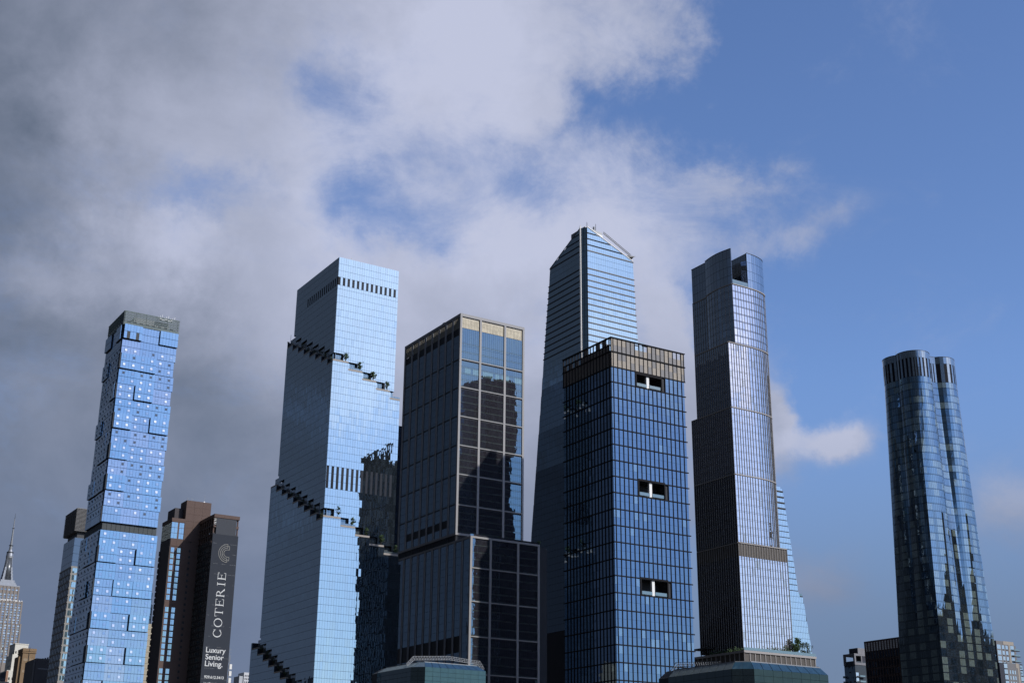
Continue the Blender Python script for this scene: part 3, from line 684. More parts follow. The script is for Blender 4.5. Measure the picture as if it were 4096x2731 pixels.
# ---------------------------------------------------------------- slender tower with stone fins and rounded side
def finned_tower():
    root = thing('stone_finned_tower', 'slender tiered tower with brown stone fins, rounded right side and notched top', 'skyscraper', (456, 511, 0))
    G = [glass('finned_glass', (.92, .93, 1.0), .62, (0.03, 0.035, 0.042), wob=.012), glass('finned_glass_dark', (.8, .86, 1.0), .30, (0.030, 0.031, 0.034), wob=.012), glass('finned_glass_top', (.74, .88, 1.0), .45, (0.02, 0.026, 0.034), wob=.01),
         matte('bronze_louver', (0.085, 0.075, 0.065), .6), glass('finned_blind', (.9, .95, 1), .38, (0.11, 0.12, 0.12), wob=.01), glass('finned_glass_shade_side', (.6, .7, .85), .12, (0.022, 0.022, 0.025), wob=.01)]
    FIN = matte('brown_stone', (0.33, 0.31, 0.295), .8, var=.1, scale=1.0)
    P = Panes(root, G, 'pane', .1, .22, 19); F = []
    def quarter(xs, ys, x1, y1, n=7): return [(xs + (x1 - xs) * math.sin(t * math.pi / 2 / n), y1 - (y1 - ys) * math.cos(t * math.pi / 2 / n)) for t in range(1, n + 1)]
    cur = quarter(470, 511, 489.2, 517)
    midpath = [(456, 539.2), (456, 511), (470, 511)] + cur
    lowpath = [(456, 544.1)] + midpath[1:]
    bulge = [(461 - 1.5 * math.sin(math.pi * k / 8), 533 - 22 * k / 8) for k in range(9)]
    toppath = [(462.4, 546.9), (462.4, 533), (461, 533)] + bulge[1:] + [(472.6, 511)] + quarter(472.6, 511, 489.6, 517.5)
    basepath = [(456, 544.1), (456, 511), (489.3, 511)]
    tiers = [(251.8, 286.6, toppath, 't'), (214.9, 251.4, midpath, 'm'), (178.2, 214.5, lowpath, 'm'), (142.2, 177.8, lowpath, 'm'), (88, 141.6, basepath, 'b')]
    body = MB()
    for z0, z1, pa, k in tiers:
        body.prism([(p[0] + (.12 if p[0] < 465 else 0), p[1] + .12) for p in pa] + ([(489.0, pa[0][1])] if k != 'b' else [(489.2, 544.1)]), z0, z1)
    body.prism([(451.4, 544.5), (451.4, 505.5), (499, 505.5), (499, 544.5)], 0, 86.4)
    body.prism([(462.5, 546.9), (462.5, 533), (461.1, 533)] + [(p[0] + .12, p[1]) for p in bulge[1:-1]] + [(461.1, 511.1), (461.4, 511.1), (466.8, 522), (466.8, 546.9)], 286.6, 308.0 )
    body.prism([(472.7, 511.1)] + [(p[0] - .12, p[1] + .05) for p in quarter(472.6, 511, 489.6, 517.5)] + [(489.4, 545), (472.7, 545)], 286.6, 308.0)
    body.build('tower_core', BACK, root)
    def add_fins(pa, z0, z1, w, d, skip=None):
        for i in range(len(pa)):
            a = Vector((*pa[i], 0)); q = Vector((*pa[min(i + 1, len(pa) - 1)], 0)) - Vector((*pa[max(i - 1, 0)], 0)); q.normalize(); n = Vector((q.y, -q.x, 0))
            c = [a - q * w / 2 - n * .1, a + q * w / 2 - n * .1, a + q * w / 2 + n * d, a - q * w / 2 + n * d]
            MB().prism([(p.x, p.y) for p in c][::-1], z0, z1).build('fin', FIN, root)
    for z0, z1, pa, k in tiers:
        pts = resample(pa, 1.73 if k != 't' else 1.95)
        nf = max(1, int(round((z1 - z0) / 4.1))); h = (z1 - z0) / nf
        zs = []
        for j in range(nf): zs += [z0 + h * j, z0 + h * j + .75]
        zs.append(z1)
        if k == 'b': zs = [z for z in zs if z < 134.3] + [134.8, 141.6]
        def mi(i, j):
            z = zs[j]
            if k == 'b' and z > 134.5: return 3
            west = pts[i][1] < 518 and pts[i][0] > 455.9 and abs(pts[i][1] - pts[i + 1][1]) < 2 and pts[i + 1][0] > pts[i][0] + .2
            if k == 't': return (0 if j % 2 else 1) if west else 2
            if west and rnd.random() < .04: return 4
            if west: return 0
            return 2 if z0 > 200 else (1 if z0 > 170 else 5)  # north panes dimmer by tier, the side's shade put into the glass
        path_wall(P, pts, zs, mi, .1, .12)
        add_fins(pts, z0, z1, .19 if k != 't' else .15, .34 if k != 't' else .25)
        if k != 'b':
            for i in range(len(pts) - 1): pass
        ring = MB(); q = resample(pa, 3.0)
        for a, b in zip(q, q[1:]): ring.beam((a[0], a[1] - .1, z1 + .1), (b[0], b[1] - .1, z1 + .1), .9, h=.5)
        ring.build('ledge', FIN, root)
    zt = [286.8, 292.0, 297.2, 302.6, 308.0]
    pt = resample([(462.4, 546.9), (462.4, 533), (461, 533)] + bulge[1:], 2.3); path_wall(P, pt, zt, 2, .12, .16)
    pt = resample([(472.6, 511)] + quarter(472.6, 511, 489.6, 517.5), 1.9); path_wall(P, pt, zt, 2, .12, .16)
    path_wall(P, resample([(461.15, 511), (466.9, 522)], 2.0), zt, 1, .1, .12)
    P.wall((472.55, 511.5, 0), *NORTH, frange(0, 22, 2.2), zt, 2, .1, .14)
    part_box('balustrade', RAIL, root, 461.3, 472.4, 510.95, 511.05, 286.9, 289.6)
    cap = MB()
    for a, b in zip(bulge, bulge[1:]): cap.beam((*a, 308.1), (*b, 308.1), .45, h=.3)
    qq = [(472.6, 511)] + quarter(472.6, 511, 489.6, 517.5)
    for a, b in zip(qq, qq[1:]): cap.beam((*a, 308.1), (*b, 308.1), .45, h=.3)
    cap.beam((461, 511, 308.1), (466.8, 522, 308.1), .4, h=.3); cap.beam((462.4, 533, 308.1), (462.4, 546.9, 308.1), .4, h=.3)
    cap.build('coping', DARKMETAL, root)
    # planted podium
    pp = [(451.4, 544.5), (451.4, 505.5), (499, 505.5)]
    pz = resample(pp, 3.5)
    path_wall(P, pz, [60, 71, 78.6, 85.4], 3, .1, .1); add_fins(pz, 60, 85.4, .4, .4)
    e = MB(); e.box(450.7, 499.6, 504.8, 506, 85.4, 86.5); e.box(450.7, 452.2, 506, 544.6, 85.4, 86.5); e.build('cornice', FIN, root)
    part_box('balustrade', RAIL, root, 451, 499.3, 505.1, 505.25, 86.6, 88.0)
    MB().box(451, 451.3, 533, 533.4, 86.5, 90.0).box(451, 451.3, 538, 538.4, 86.5, 90.0).box(451, 451.3, 544, 544.4, 86.5, 90.0).box(450.6, 455.5, 532.6, 544.8, 90.0, 90.6).build('terrace_pavilion', DARKMETAL, root)
    P.finish('pane_field')
    for k, (x, h, c, s) in enumerate([(490.0, 8.2, True, .30), (487.2, 6.0, True, .35), (496.6, 7.0, False, .48), (493.0, 6.6, False, .45)]):
        lab = ['tall dark conifer cluster on the planted podium of the finned tower', 'shorter dark conifer left of the tall one on the finned tower podium', 'airy grey-green tree at the right end of the finned tower podium', 'airy grey-green tree second from the right end of the finned podium'][k]
        tree(lab, (x, 508, 86.4), h, 300 + k, 'trees on the finned tower podium', conic=c, n=420 if c else 330, size=.16 if c else .12, spread=s, leaf=LEAF if c else LEAF2)
    for k, (x, w, h) in enumerate([(466, 6, 1.9), (473, 7, 2.8), (481, 8, 3.4), (457, 6, 1.6)]):
        b = MB()
        for q in range(240):
            p = Vector((x + rnd.gauss(0, w / 3), 507.6 + rnd.gauss(0, .5), 86.5 + abs(rnd.gauss(0, h / 2.2)))); ee = rnd.uniform(.3, .7); u = Vector((rnd.gauss(0, 1), rnd.gauss(0, 1), rnd.gauss(0, 1))).normalized(); w2 = u.orthogonal().normalized()
            b.add([p + u * ee, p + w2 * ee * .5, p - u * ee, p - w2 * ee * .5], [(0, 1, 2, 3)])
        tag(b.build('hedge', LEAF), ['low hedge left of the middle on the finned tower podium', 'mounded dark hedge at the middle of the finned tower podium', 'tall dark hedge beside the conifers on the finned tower podium', 'short hedge at the left corner of the finned tower podium'][k], 'hedge', 'hedges on the finned tower podium')
    b = MB()
    for q in range(260):
        p = Vector((451.8 + rnd.gauss(0, .4), 507 + rnd.random() * 26, 86.6 + abs(rnd.gauss(0, .9)))); ee = rnd.uniform(.3, .7); u = Vector((rnd.gauss(0, 1), rnd.gauss(0, 1), rnd.gauss(0, 1))).normalized(); w2 = u.orthogonal().normalized()
        b.add([p + u * ee, p + w2 * ee * .5, p - u * ee, p - w2 * ee * .5], [(0, 1, 2, 3)])
    tag(b.build('hedge', LEAF), 'long shaded hedge along the left edge of the finned tower podium', 'hedge', 'hedges on the finned tower podium')
finned_tower()

# ---------------------------------------------------------------- leaning pale glass tower behind
def leaning_tower():
    Y = 720.0
    root = thing('tapering_glass_tower', 'pale blue glass tower tapering to the right behind the stone finned tower', 'skyscraper', (665, Y, 0))
    G = [glass('taper_glass', (.66, .88, 1), .54, (.05, .07, .09), wob=.012), glass('taper_glass_b', (.68, .9, 1), .5, (.08, .11, .14), wob=.012)]
    P = Panes(root, G, 'pane', .1, .15, 23)
    xe = lambda z: (689.3 + (241.4 - z) * .127) if z > 165 else (703.0 + (162.8 - z) * .139)
    zt = lambda x: 246.5 if x < 683 else max(241.0, 246.5 - (x - 683) * .85)
    MB().hull([(655, Y + .1, 0), (xe(0), Y + .1, 0), (xe(0), Y + 40, 0), (655, Y + 40, 0)], [(655, Y + .1, 164), (xe(164), Y + .1, 164), (xe(164), Y + 40, 164), (655, Y + 40, 164)]).hull([(655, Y + .1, 164), (xe(166), Y + .1, 164), (xe(166), Y + 36, 164), (655, Y + 36, 164)], [(655, Y + .1, 241), (xe(241), Y + .1, 241), (xe(241), Y + 36, 241), (655, Y + 36, 241)]).build('tower_core', BACK, root)
    z = 245.3
    while z > 60:
        z0 = z - 4.32; g = .9 if z > 228 else (.55 if z > 166 else .14)
        x = 663.0
        while x < xe(z0):
            e0, e1 = min(x + 1.55, xe(z0)), min(x + 1.55, xe(z)); t = min(z - g, zt(x))
            if e1 > x + .2 and t > z0 + .3: P.quad((x + .05, Y - .05, z0 + .05), (e0 - .05, Y - .05, z0 + .05), (e1 - .05, Y - .05, t), (x + .05, Y - .05, t), (0, -1, 0), 1 if rnd.random() < .25 else 0)
            x += 1.6
        z = z0
    for k in range(4): MB().box(675, xe(241 - 4.3 * k), Y - .4, Y + .1, 240.7 - 4.32 * k, 241.4 - 4.32 * k).build('sunshade', DARKMETAL, root)
    for k in range(9): part_box('balustrade', RAIL, root, 688 + k * 1.7, 689.6 + k * 1.7, Y + 1, Y + 1.1, 164, 166)
    MB().box(708.5, 712, Y - 2, Y + 6, 112.6, 113.6).hull([(706, Y - .6, 113.6), (709, Y - .6, 113.6), (709, Y + .2, 113.6), (706, Y + .2, 113.6)], [(706, Y - .6, 115.5), (708.7, Y - .6, 119), (708.7, Y + .2, 119), (706, Y + .2, 115.5)]).build('canopy', DARKMETAL, root)
    P.finish('pane_field')
leaning_tower()

# ---------------------------------------------------------------- quatrefoil tower
def quatrefoil_tower():
    cx, cy = 629.65, 530.2
    root = thing('rounded_lobe_tower', 'dark glass tower swelling into rounded lobes with a ribbed dark crown', 'skyscraper', (cx, cy, 0))
    G = [glass('lobe_glass', (.42, .72, 1.0), .32, (.012, .018, .024), wob=.02), glass('lobe_glass_b', (.46, .74, 1.0), .29, (.022, .03, .036), wob=.02), glass('lobe_blind', (.46, .74, 1.0), .27, (.12, .15, .135), wob=.015),
         matte('lobe_louver', (.005, .007, .013), .6, spec=.1), glass('lobe_crown', (.75, .9, 1.0), .34, (.03, .04, .05), wob=.015), glass('lobe_spandrel', (.42, .7, .95), .26, (.02, .026, .032), wob=.01)]
    P = Panes(root, G, 'pane', .1, .35, 29)
    hx, hy = 23.2, 15.2
    C = [(-11.3, -5.2), (11.3, -5.2), (11.3, 5.2), (-11.3, 5.2)]; RR = 10.3
    def rad(th, t):
        c, s = math.cos(th), math.sin(th)
        rr = min(hx / abs(c) if abs(c) > 1e-6 else 1e9, hy / abs(s) if abs(s) > 1e-6 else 1e9)
        rq = min(13.0 / abs(c) if abs(c) > 1e-6 else 1e9, 10.4 / abs(s) if abs(s) > 1e-6 else 1e9)
        for (a, b) in C:
            d = a * c + b * s; q = RR * RR - (a * a + b * b - d * d)
            if q > 0: rq = max(rq, d + math.sqrt(q))
        return rr * (1 - t) + rq * t
    # sample directions from an even walk round the rectangle
    per = resample([(-hx, hy), (-hx, -hy), (hx, -hy), (hx, hy), (-hx, hy)], 1.52)[:-1]
    ths = [math.atan2(y, x) for x, y in per]
    tz = lambda z: 0 if z < 105 else min(1, ((z - 105) / (262 - 105))) ** .85
    def pt(i, z, dr=0): th = ths[i % len(ths)]; r_ = rad(th, tz(z)) + dr; return Vector((cx + r_ * math.cos(th), cy + r_ * math.sin(th), z))
    zs = [0] + [2.0 + 4.42 * k for k in range(59)] + [262.4]
    zs = [z for z in zs if z <= 262.4]
    N_ = len(ths)
    body = MB()
    for a, b in zip(zs, zs[1:] + [279.0]):
        body.hull([pt(i, a, -.2) for i in range(N_)], [pt(i, b, -.2) for i in range(N_)])
    body.build('tower_core', BACK, root)
    west = lambda i: per[i][1] < -hy + .1
    vis = [i for i in range(N_) if per[i][1] < -hy + .2 or per[i][0] < -hx + .2 or per[i][0] > hx - .2]
    def panel(i, z0, z1, mi, g=.05):
        a, b, c, d = pt(i, z0), pt(i + 1, z0), pt(i + 1, z1), pt(i, z1)
        n = (b - a).cross(d - a).normalized()
        if n.dot(Vector(((a.x + b.x) / 2 - cx, (a.y + b.y) / 2 - cy, 0))) < 0: n = -n
        e = (b - a).normalized() * g
        P.quad(a + e, b - e, c - e, d + e, n, mi)
    for k in range(len(zs) - 1):
        z0, z1 = zs[k], zs[k + 1]; i = 0
        if z1 < 45: continue
        mech = False
        run, cur, grp = 0, 0, 0
        for i in vis:
            if run <= 0:
                run = rnd.randint(2, 6); cur = 2 if rnd.random() < .46 else (1 if rnd.random() < .4 else 0)
                if z0 < 130 and rnd.random() < .2: cur = 5
            run -= 1
            q = cur if rnd.random() < .9 else 0
            if z0 < 178:
                if i % 5 == 0: grp = 2 if rnd.random() < .47 else (1 if rnd.random() < .5 else 0)
                q = grp if i % 5 < 3 else 5
            if mech: q = 3 if i % 2 else 5
            panel(i, z0 + .62, z1 - .05, q); panel(i, z0 + .12, z0 + .55, 5)
    # crown
    for i in vis:
        panel(i, 274.6, 278.9, 4); panel(i, 262.5, 268.3, 4 if i % 2 else 3, .0 if i % 2 == 0 else .02); panel(i, 268.4, 274.5, 4 if i % 2 else 3, .02)
    P.finish('pane_field')
    cp = MB()
    for i in range(N_): cp.beam(pt(i, 279.05, -.1), pt(i + 1, 279.05, -.1), .4, h=.25)
    cp.build('coping', DARKMETAL, root)
    m = MB()
    for (x, y) in ((607.2, 528), (626.5, 519), (627.8, 520)): m.beam((x, y, 279), (x + .9, y, 280.6), .18)
    m.build('roof_davit', GREYMETAL, root)
quatrefoil_tower()
# ---------------------------------------------------------------- blue tower of shifted boxes
def box_tower():
    X, Y = 134.8, 523.2
    root = thing('shifted_box_tower', 'slim sky blue glass tower of slightly shifted boxes with small hinged windows', 'skyscraper', (X, Y, 0))
    G = [glass('box_glass', (.50, .77, 1.0), .48, (.03, .05, .08), wob=.006), glass('box_glass_b', (.54, .775, 1.0), .45, (.045, .06, .095), wob=.006), glass('box_glass_c', (.64, .80, 1.0), .46, (.07, .08, .11), wob=.006), matte('box_vent', (.035, .04, .045), .6)]
    P = Panes(root, G, 'panel', .18, .12, 31)
    WN = [glass('hinged_window', (.95, .97, 1.0), .62, (.20, .22, .26), wob=0), glass('hinged_window_dark', (.5, .6, .7), .12, (.05, .055, .065), wob=0), glass('hinged_window_blue', (.6, .8, 1), .42, (.06, .09, .15), wob=0)]
    Wd = Panes(root, WN, 'hinged_window', .06, .6, 32)
    up = [198.9, 192.6, 186.2, 179.5, 173.2, 166.9, 160.6, 154.1, 147.8, 141.4, 135.0, 128.5, 122.2, 115.8]
    dn = [112.6 - 6.4 * k for k in range(12)]
    xs = [0, 7.65, 15.3, 23.0]
    core = MB(); core.box(X + .8, X + 22.6, Y + .8, Y + 23, 115.6, 198.9); core.box(X + .7, X + 22.5, Y + .7, Y + 27, 112.4, 115.8); core.box(X + .8, X + 22.6, Y + .8, Y + 27.5, 0, 112.6); core.box(X + 1.2, X + 22, Y + 1.2, Y + 21, 198, 201); core.build('tower_core', BACK, root)
    FR = matte('box_edge', (.028, .036, .048), .6)
    r = random.Random(5)
    for lst in (up, dn):
        for q in range(len(lst) - 1):
            z1, z0 = lst[q], lst[q + 1]; rowk = r.random(); bright = q % 2 == (0 if lst is up else 1) and q > 0
            for face in ('w', 'n'):
                sh = (-.5 if bright else .0) if face == 'w' else 0.0
                es = xs if face == 'w' else ([0, 7.6, 15.2, 23.4] if lst is up else [0, 9, 18.4, 28.0])
                for b in range(3):
                    p = (r.choice((1.0, 1.3)) if (bright and r.random() < .68 and not (lst is up and q == 12)) or (lst is up and q == 0 and b != 1) else r.choice((0, .10))) + .05
                    a0, a1 = es[b] + sh, es[b + 1] + sh
                    if face == 'w': bm = MB().box(X + a0 + .02, X + a1 - .02, Y - p, Y + .85, z0 + .06, z1 - .06).build('box_module', FR, root); O, (du, n) = (X, Y - p, 0), WEST
                    else: p *= .5; bm = MB().box(X - p, X + .85, Y + a0 + (.86 if b == 0 else .02), Y + a1 - .02, z0 + .06, z1 - .06).build('box_module', FR, root); O, (du, n) = (X - p, Y, 0), NORTH
                    O = Vector(O); du = Vector(du); n = Vector(n)
                    lean, turn = r.gauss(0, .007), r.gauss(0, .009); base = 0 if p > .5 else r.choice((0, 1, 1, 2))
                    zm, am = (z0 + z1) / 2, (a0 + a1) / 2
                    def PT(u, z, o=.17): return O + du * u + Vector((0, 0, z)) + n * (o + lean * (z - zm) + turn * (u - am))
                    pw = (a1 - a0) / 6
                    start = .9 if (face == 'n' and b == 0) else 0
                    for i in range(6):
                        for j in range(2):
                            za, zb = z0 + .1 + j * (z1 - z0) / 2, z0 - .0 + (j + 1) * (z1 - z0) / 2 - .1 + (.05 if j == 0 else 0)
                            u0, u1 = max(start, a0 + i * pw) + .03, a0 + (i + 1) * pw - .03
                            if u1 - u0 < .2: continue
                            mi = base
                            if lst is up and q == 0 and j == 0 and face == 'w' and (b, i) in ((0, 1), (0, 4)): mi = 3
                            P.quad(PT(u0, za), PT(u1, za), PT(u1, zb), PT(u0, zb), n, mi, bm)
                            if i in (1, 4) and not (lst is up and q == 0) and not (lst is up and q == 1 and j == 1) and not (lst is up and q == 12 and j == 0):
                                if face == 'n' and p > .5 and i == 1 and b == 0: continue
                                h = zb - za; w0, w1, y0_, y1_ = u0 + .18, u1 - .12, za + h * .36, za + h * .69
                                k = r.random(); m_ = 0 if k < (.75 if bright else .25) else (1 if (k < .8 and lst is up) else 2)
                                o = .16 if m_ == 0 else .07
                                if face == 'n': m_ = 1; o = .35
                                Wd.quad(PT(w0, y0_, .21 + o), PT(w1, y0_, .21 + o), PT(w1, y1_, .23), PT(w0, y1_, .23), n, m_, bm)
    # louvred storey between the two stacks
    M = Panes(root, [matte('louver_storey', (.05, .06, .065), .6)], 'louver_bay', .08, .1, 33)
    M.wall((X + .6, Y + .65, 0), *WEST, frange(0, 22, 1.9), [112.8, 115.7], 0, .16, .05); M.wall((X + .65, Y + .8, 0), *NORTH, frange(0, 25.5, 1.9), [112.8, 115.7], 0, .16, .05); M.finish()
    # basket-weave crown
    LT = [matte('crown_slat', (.115, .15, .15), .6, var=.15), matte('crown_slat_dark', (.05, .06, .062), .6)]
    f = MB(); f.box(X - .45, X + 23.3, Y - .45, Y - .05, 204.75, 205.0); f.box(X - .45, X - .05, Y - .05, Y + 23.2, 204.75, 205.0)
    for k in range(6): f.box(X + k * 4.5, X + k * 4.5 + .2, Y + .1, Y + .3, 198.9, 204.8); f.box(X + .1, X + .3, Y + 1 + k * 4.2, Y + 1.2 + k * 4.2, 198.9, 204.8)
    cf = f.build('crown_frame', LT[0], root)
    S = Panes(cf, LT, 'crown_slat', .25, .4, 34, 290)
    S.wall((X - .2, Y - .4, 0), *WEST, frange(0, 23.4, 1.3), [198.9, 200.1], 0, .03, .03)
    for i in range(18):
        for j in range(7):
            z = 200.2 + j * .68 + (.34 if i % 2 else 0)
            S.wall((X - .2 + i * 1.3, Y - .4, 0), *WEST, [0, 1.3], [z, z + .40], 0, .02, 0)
    S.wall((X - .4, Y - .3, 0), *NORTH, frange(0, 23, 1.3), [198.9, 200.1], 0, .03, .03)
    for i in range(18):
        for j in range(7):
            z = 200.2 + j * .68 + (.34 if i % 2 else 0)
            S.wall((X - .4, Y - .3 + i * 1.3, 0), *NORTH, [0, 1.3], [z, z + .40], 0, .02, 0)
    S.finish('crown_slat_field')
    m = MB(); m.box(X + 5, X + 20, Y + 4, Y + 16, 201, 204.4); m.build('roof_plant', GREYMETAL, root)
    for k in range(9): MB().beam((X + 14 + k * .9, Y + 1.5, 204.5), (X + 14.3 + k * .9, Y + 1.5, 206.0 + .5 * (k % 3)), .12).build('roof_mast', WHITE, root)
    part_box('roof_unit', WHITE, root, X + 15, X + 20.5, Y + 1.5, Y + 2.5, 204.6, 205.7)
    P.finish('panel_field'); Wd.finish('hinged_window_field')
box_tower()

# ---------------------------------------------------------------- brown tower with banner
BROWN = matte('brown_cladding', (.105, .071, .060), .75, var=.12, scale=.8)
def brown_tower():
    Y = 633.0
    root = thing('brown_clad_tower', 'brown clad tower with two bright window columns and a deep shaded side wing', 'tower', (197.5, Y, 0))
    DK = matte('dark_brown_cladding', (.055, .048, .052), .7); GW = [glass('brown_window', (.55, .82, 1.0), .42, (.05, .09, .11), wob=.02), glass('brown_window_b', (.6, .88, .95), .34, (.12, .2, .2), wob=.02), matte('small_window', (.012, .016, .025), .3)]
    P = Panes(root, GW, 'window', .1, .5, 41)
    PL = Panes(root, [BROWN], 'cladding_panel', .06, .05, 42)
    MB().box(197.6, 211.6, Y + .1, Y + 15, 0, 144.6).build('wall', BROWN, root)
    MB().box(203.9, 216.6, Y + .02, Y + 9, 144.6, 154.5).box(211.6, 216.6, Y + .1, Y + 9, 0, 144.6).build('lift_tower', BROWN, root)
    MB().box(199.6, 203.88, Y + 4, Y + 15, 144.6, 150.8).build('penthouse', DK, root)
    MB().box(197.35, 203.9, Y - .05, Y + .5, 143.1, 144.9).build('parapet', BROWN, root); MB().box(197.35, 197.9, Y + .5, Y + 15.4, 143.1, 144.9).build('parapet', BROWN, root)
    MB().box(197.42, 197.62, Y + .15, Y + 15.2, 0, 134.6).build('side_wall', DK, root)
    for j in range(3):
        zs = [134.8 + 2.7 * j, 137.4 + 2.7 * j]
        P.wall((197.45, Y + .12, 0), *WEST, [0, 1.55, 3.1], zs, 0, .08, .08); P.wall((201.3, Y + .12, 0), *WEST, [0, 1.2, 2.4], zs, 0, .08, .08)
        P.wall((197.5, Y + .2, 0), *NORTH, frange(0, 15, 2.5), zs, 1, .1, .1)
    z = 130.3; k = 0
    while z > 46:
        if k % 10 != 9:
            P.wall((198.1, Y + .05, 0), *WEST, [0, .62, 1.7], [z - 2.35, z], lambda i, j: 1 if rnd.random() < .35 else 0, .06, .06)
            P.wall((201.25, Y + .05, 0), *WEST, [0, .62, 1.75], [z - 2.35, z], lambda i, j: 1 if rnd.random() < .35 else 0, .06, .06)
        P.wall((207.1, Y + .05, 0), *WEST, [0, 1.0], [z - 1.6, z - .4], 2, .04, .04)
        MB().box(197.0, 197.42, Y + 14.2, Y + 15.3, z - 2.2, z).build('bay_fin', DK, root)
        z -= 2.885; k += 1
    for zz in (140.2, 134.6): P.wall((207.3, Y + .05, 0), *WEST, [0, 1.0], [zz - 1.0, zz + .2], 2, .04, .04)
    PL.wall((203.9, Y, 0), *WEST, frange(0, 12.6, 4.2), [134, 137.3, 140.6, 144, 147.6, 151.1, 154.4], 0, .05, .05, .08)
    PL.wall((197.6, Y, 0), *WEST, [0, 3.1, 6.2], [131, 134.6], 0, .05, .05, .08); PL.finish()
    # projecting wing
    X = 211.6; yf = 612.35
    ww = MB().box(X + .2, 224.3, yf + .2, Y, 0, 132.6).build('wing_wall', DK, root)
    MB().box(X - .1, 224.45, yf - .25, Y + .4, 143.1, 144.8).build('wing_cap', BROWN, root)
    for zz in (135.2, 139.2): MB().box(X, 224.3, yf + .6, Y, zz, zz + .55).build('wing_slab', DK, ww)
    for i in range(7):
        for x in (X + .05, 223.7): MB().box(x, x + .55, yf + .7 + i * 3.3, yf + 1.5 + i * 3.3, 132.6, 143.1).build('wing_post', BROWN, ww)
    MB().box(212.9, 222.95, yf - .02, yf + .3, 134.4, 143.0).build('wing_panel', matte('charcoal_panel', (.032, .038, .05), .6, var=.1), root)
    MB().box(222.95, 224.3, yf + .1, yf + .5, 138.6, 139.9).box(211.6, 212.9, yf + .1, yf + .5, 138.4, 139.2).build('wing_lintel', BROWN, root)
    for k in range(4): part_box('rung', WHITE, root, 211.75, 212.85, yf + .15, yf + .3, 139.9 + k * .8, 140.15 + k * .8)
    Q = Panes(ww, [glass('wing_window', (.55, .8, .9), .2, (.012, .02, .022)), glass('wing_window_b', (.5, .8, .85), .25, (.03, .05, .05)), matte('wing_spandrel', (.02, .02, .022), .6)], 'wing_window', .1, .6, 43)
    z = 132.0
    while z > 46:
        Q.wall((X + .1, yf + .6, 0), *NORTH, frange(0, 20, 2.5), [z - 2.2, z], lambda i, j: 1 if rnd.random() < .3 else 0, .9, .1)
        Q.wall((X + .14, yf + .6, 0), *NORTH, frange(0, 20, 5), [z - 2.8, z - 2.3], 2, .1, .05); z -= 2.885
    Q.finish(); P.finish()
    m = MB()
    for x in (204.4, 206.6): m.beam((x, Y + 1, 154.5), (x, Y + 1, 156.0), .1); m.beam((x, Y + 1, 155.9), (x + 1.0, Y + 1, 155.4), .08)
    m.beam((213.2, Y + 1, 154.5), (213.2, Y + 1, 158.5), .07); m.build('roof_davit', GREYMETAL, root)
    MB().cyl((213, Y + .8), .7, .15, 154.5, 155.1, 10).build('roof_dome', WHITE, root)
    # banner
    b = thing('advertising_banner', 'tall charcoal banner with white vertical lettering and arched line emblem on brown tower', 'banner', (218, yf, 0))
    sheet = part_box('banner_sheet', matte('charcoal_banner', (.030, .036, .048), .85, var=.08), b, 211.5, 224.4, yf - .1, yf + .15, 30, 135.1)
    INK = matte('white_ink', (.62, .63, .62), .8, var=.05); GOLD = matte('grey_gold_ink', (.36, .35, .31), .8, var=.05); yl = yf - .16
    def flat(polys, name, mat):
        m = MB()
        for p in polys: m.hull([(x, yl + .05, z) for x, z in p], [(x, yl, z) for x, z in p])
        m.build(name, mat, sheet)
    def ring(cu, cv, ru, rv, t0, t1, a0, a1, n=28):
        o = []
        for k in range(n):
            A, B = R(a0 + (a1 - a0) * k / n), R(a0 + (a1 - a0) * (k + 1) / n)
            th = lambda a: t0 + (t1 - t0) * abs(math.cos(a))
            o.append([(cu + ru * math.cos(A), cv + rv * math.sin(A)), (cu + ru * math.cos(B), cv + rv * math.sin(B)), (cu + (ru - th(B)) * math.cos(B), cv + (rv - th(B)) * math.sin(B)), (cu + (ru - th(A)) * math.cos(A), cv + (rv - th(A)) * math.sin(A))])
        return o
    rc = lambda u0, u1, v0, v1: [(u0, v0), (u1, v0), (u1, v1), (u0, v1)]
    H, S, T = 4.0, .46, .20
    def glyph(c, u, w):
        if c == 'O': return ring(u + w / 2, H / 2, w / 2, H / 2 + .08, T, S, 0, 360)
        if c == 'C': return ring(u + w / 2, H / 2, w / 2, H / 2 + .08, T, S, 42, 318) + [rc(u + w - .42, u + w - .22, H * .70, H * .97), rc(u + w - .42, u + w - .22, H * .06, H * .28)]
        st = rc(u + .35, u + .35 + S, 0, H); sf = [rc(u, u + 1.15, 0, T), rc(u, u + 1.15, H - T, H)]
        if c == 'I': return [rc(u + w / 2 - S / 2, u + w / 2 + S / 2, T, H - T), rc(u + .1, u + w - .1, 0, T), rc(u + .1, u + w - .1, H - T, H)]
        if c == 'T': return [rc(u + w / 2 - S / 2, u + w / 2 + S / 2, T, H - T), rc(u + w / 2 - .65, u + w / 2 + .65, 0, T), rc(u, u + w, H - T, H), rc(u, u + .2, H - .95, H - T), rc(u + w - .2, u + w, H - .95, H - T)]
        if c == 'E': return [rc(u + .35, u + .35 + S, T, H - T), rc(u, u + w, 0, T), rc(u, u + w, H - T, H), rc(u + .35 + S, u + w * .72, H / 2 - T / 2 + .1, H / 2 + T / 2 + .1), rc(u + w - .2, u + w, T, .95), rc(u + w - .2, u + w, H - .85, H - T), rc(u + w * .72 - .18, u + w * .72, H / 2 - .45, H / 2 + .6)]
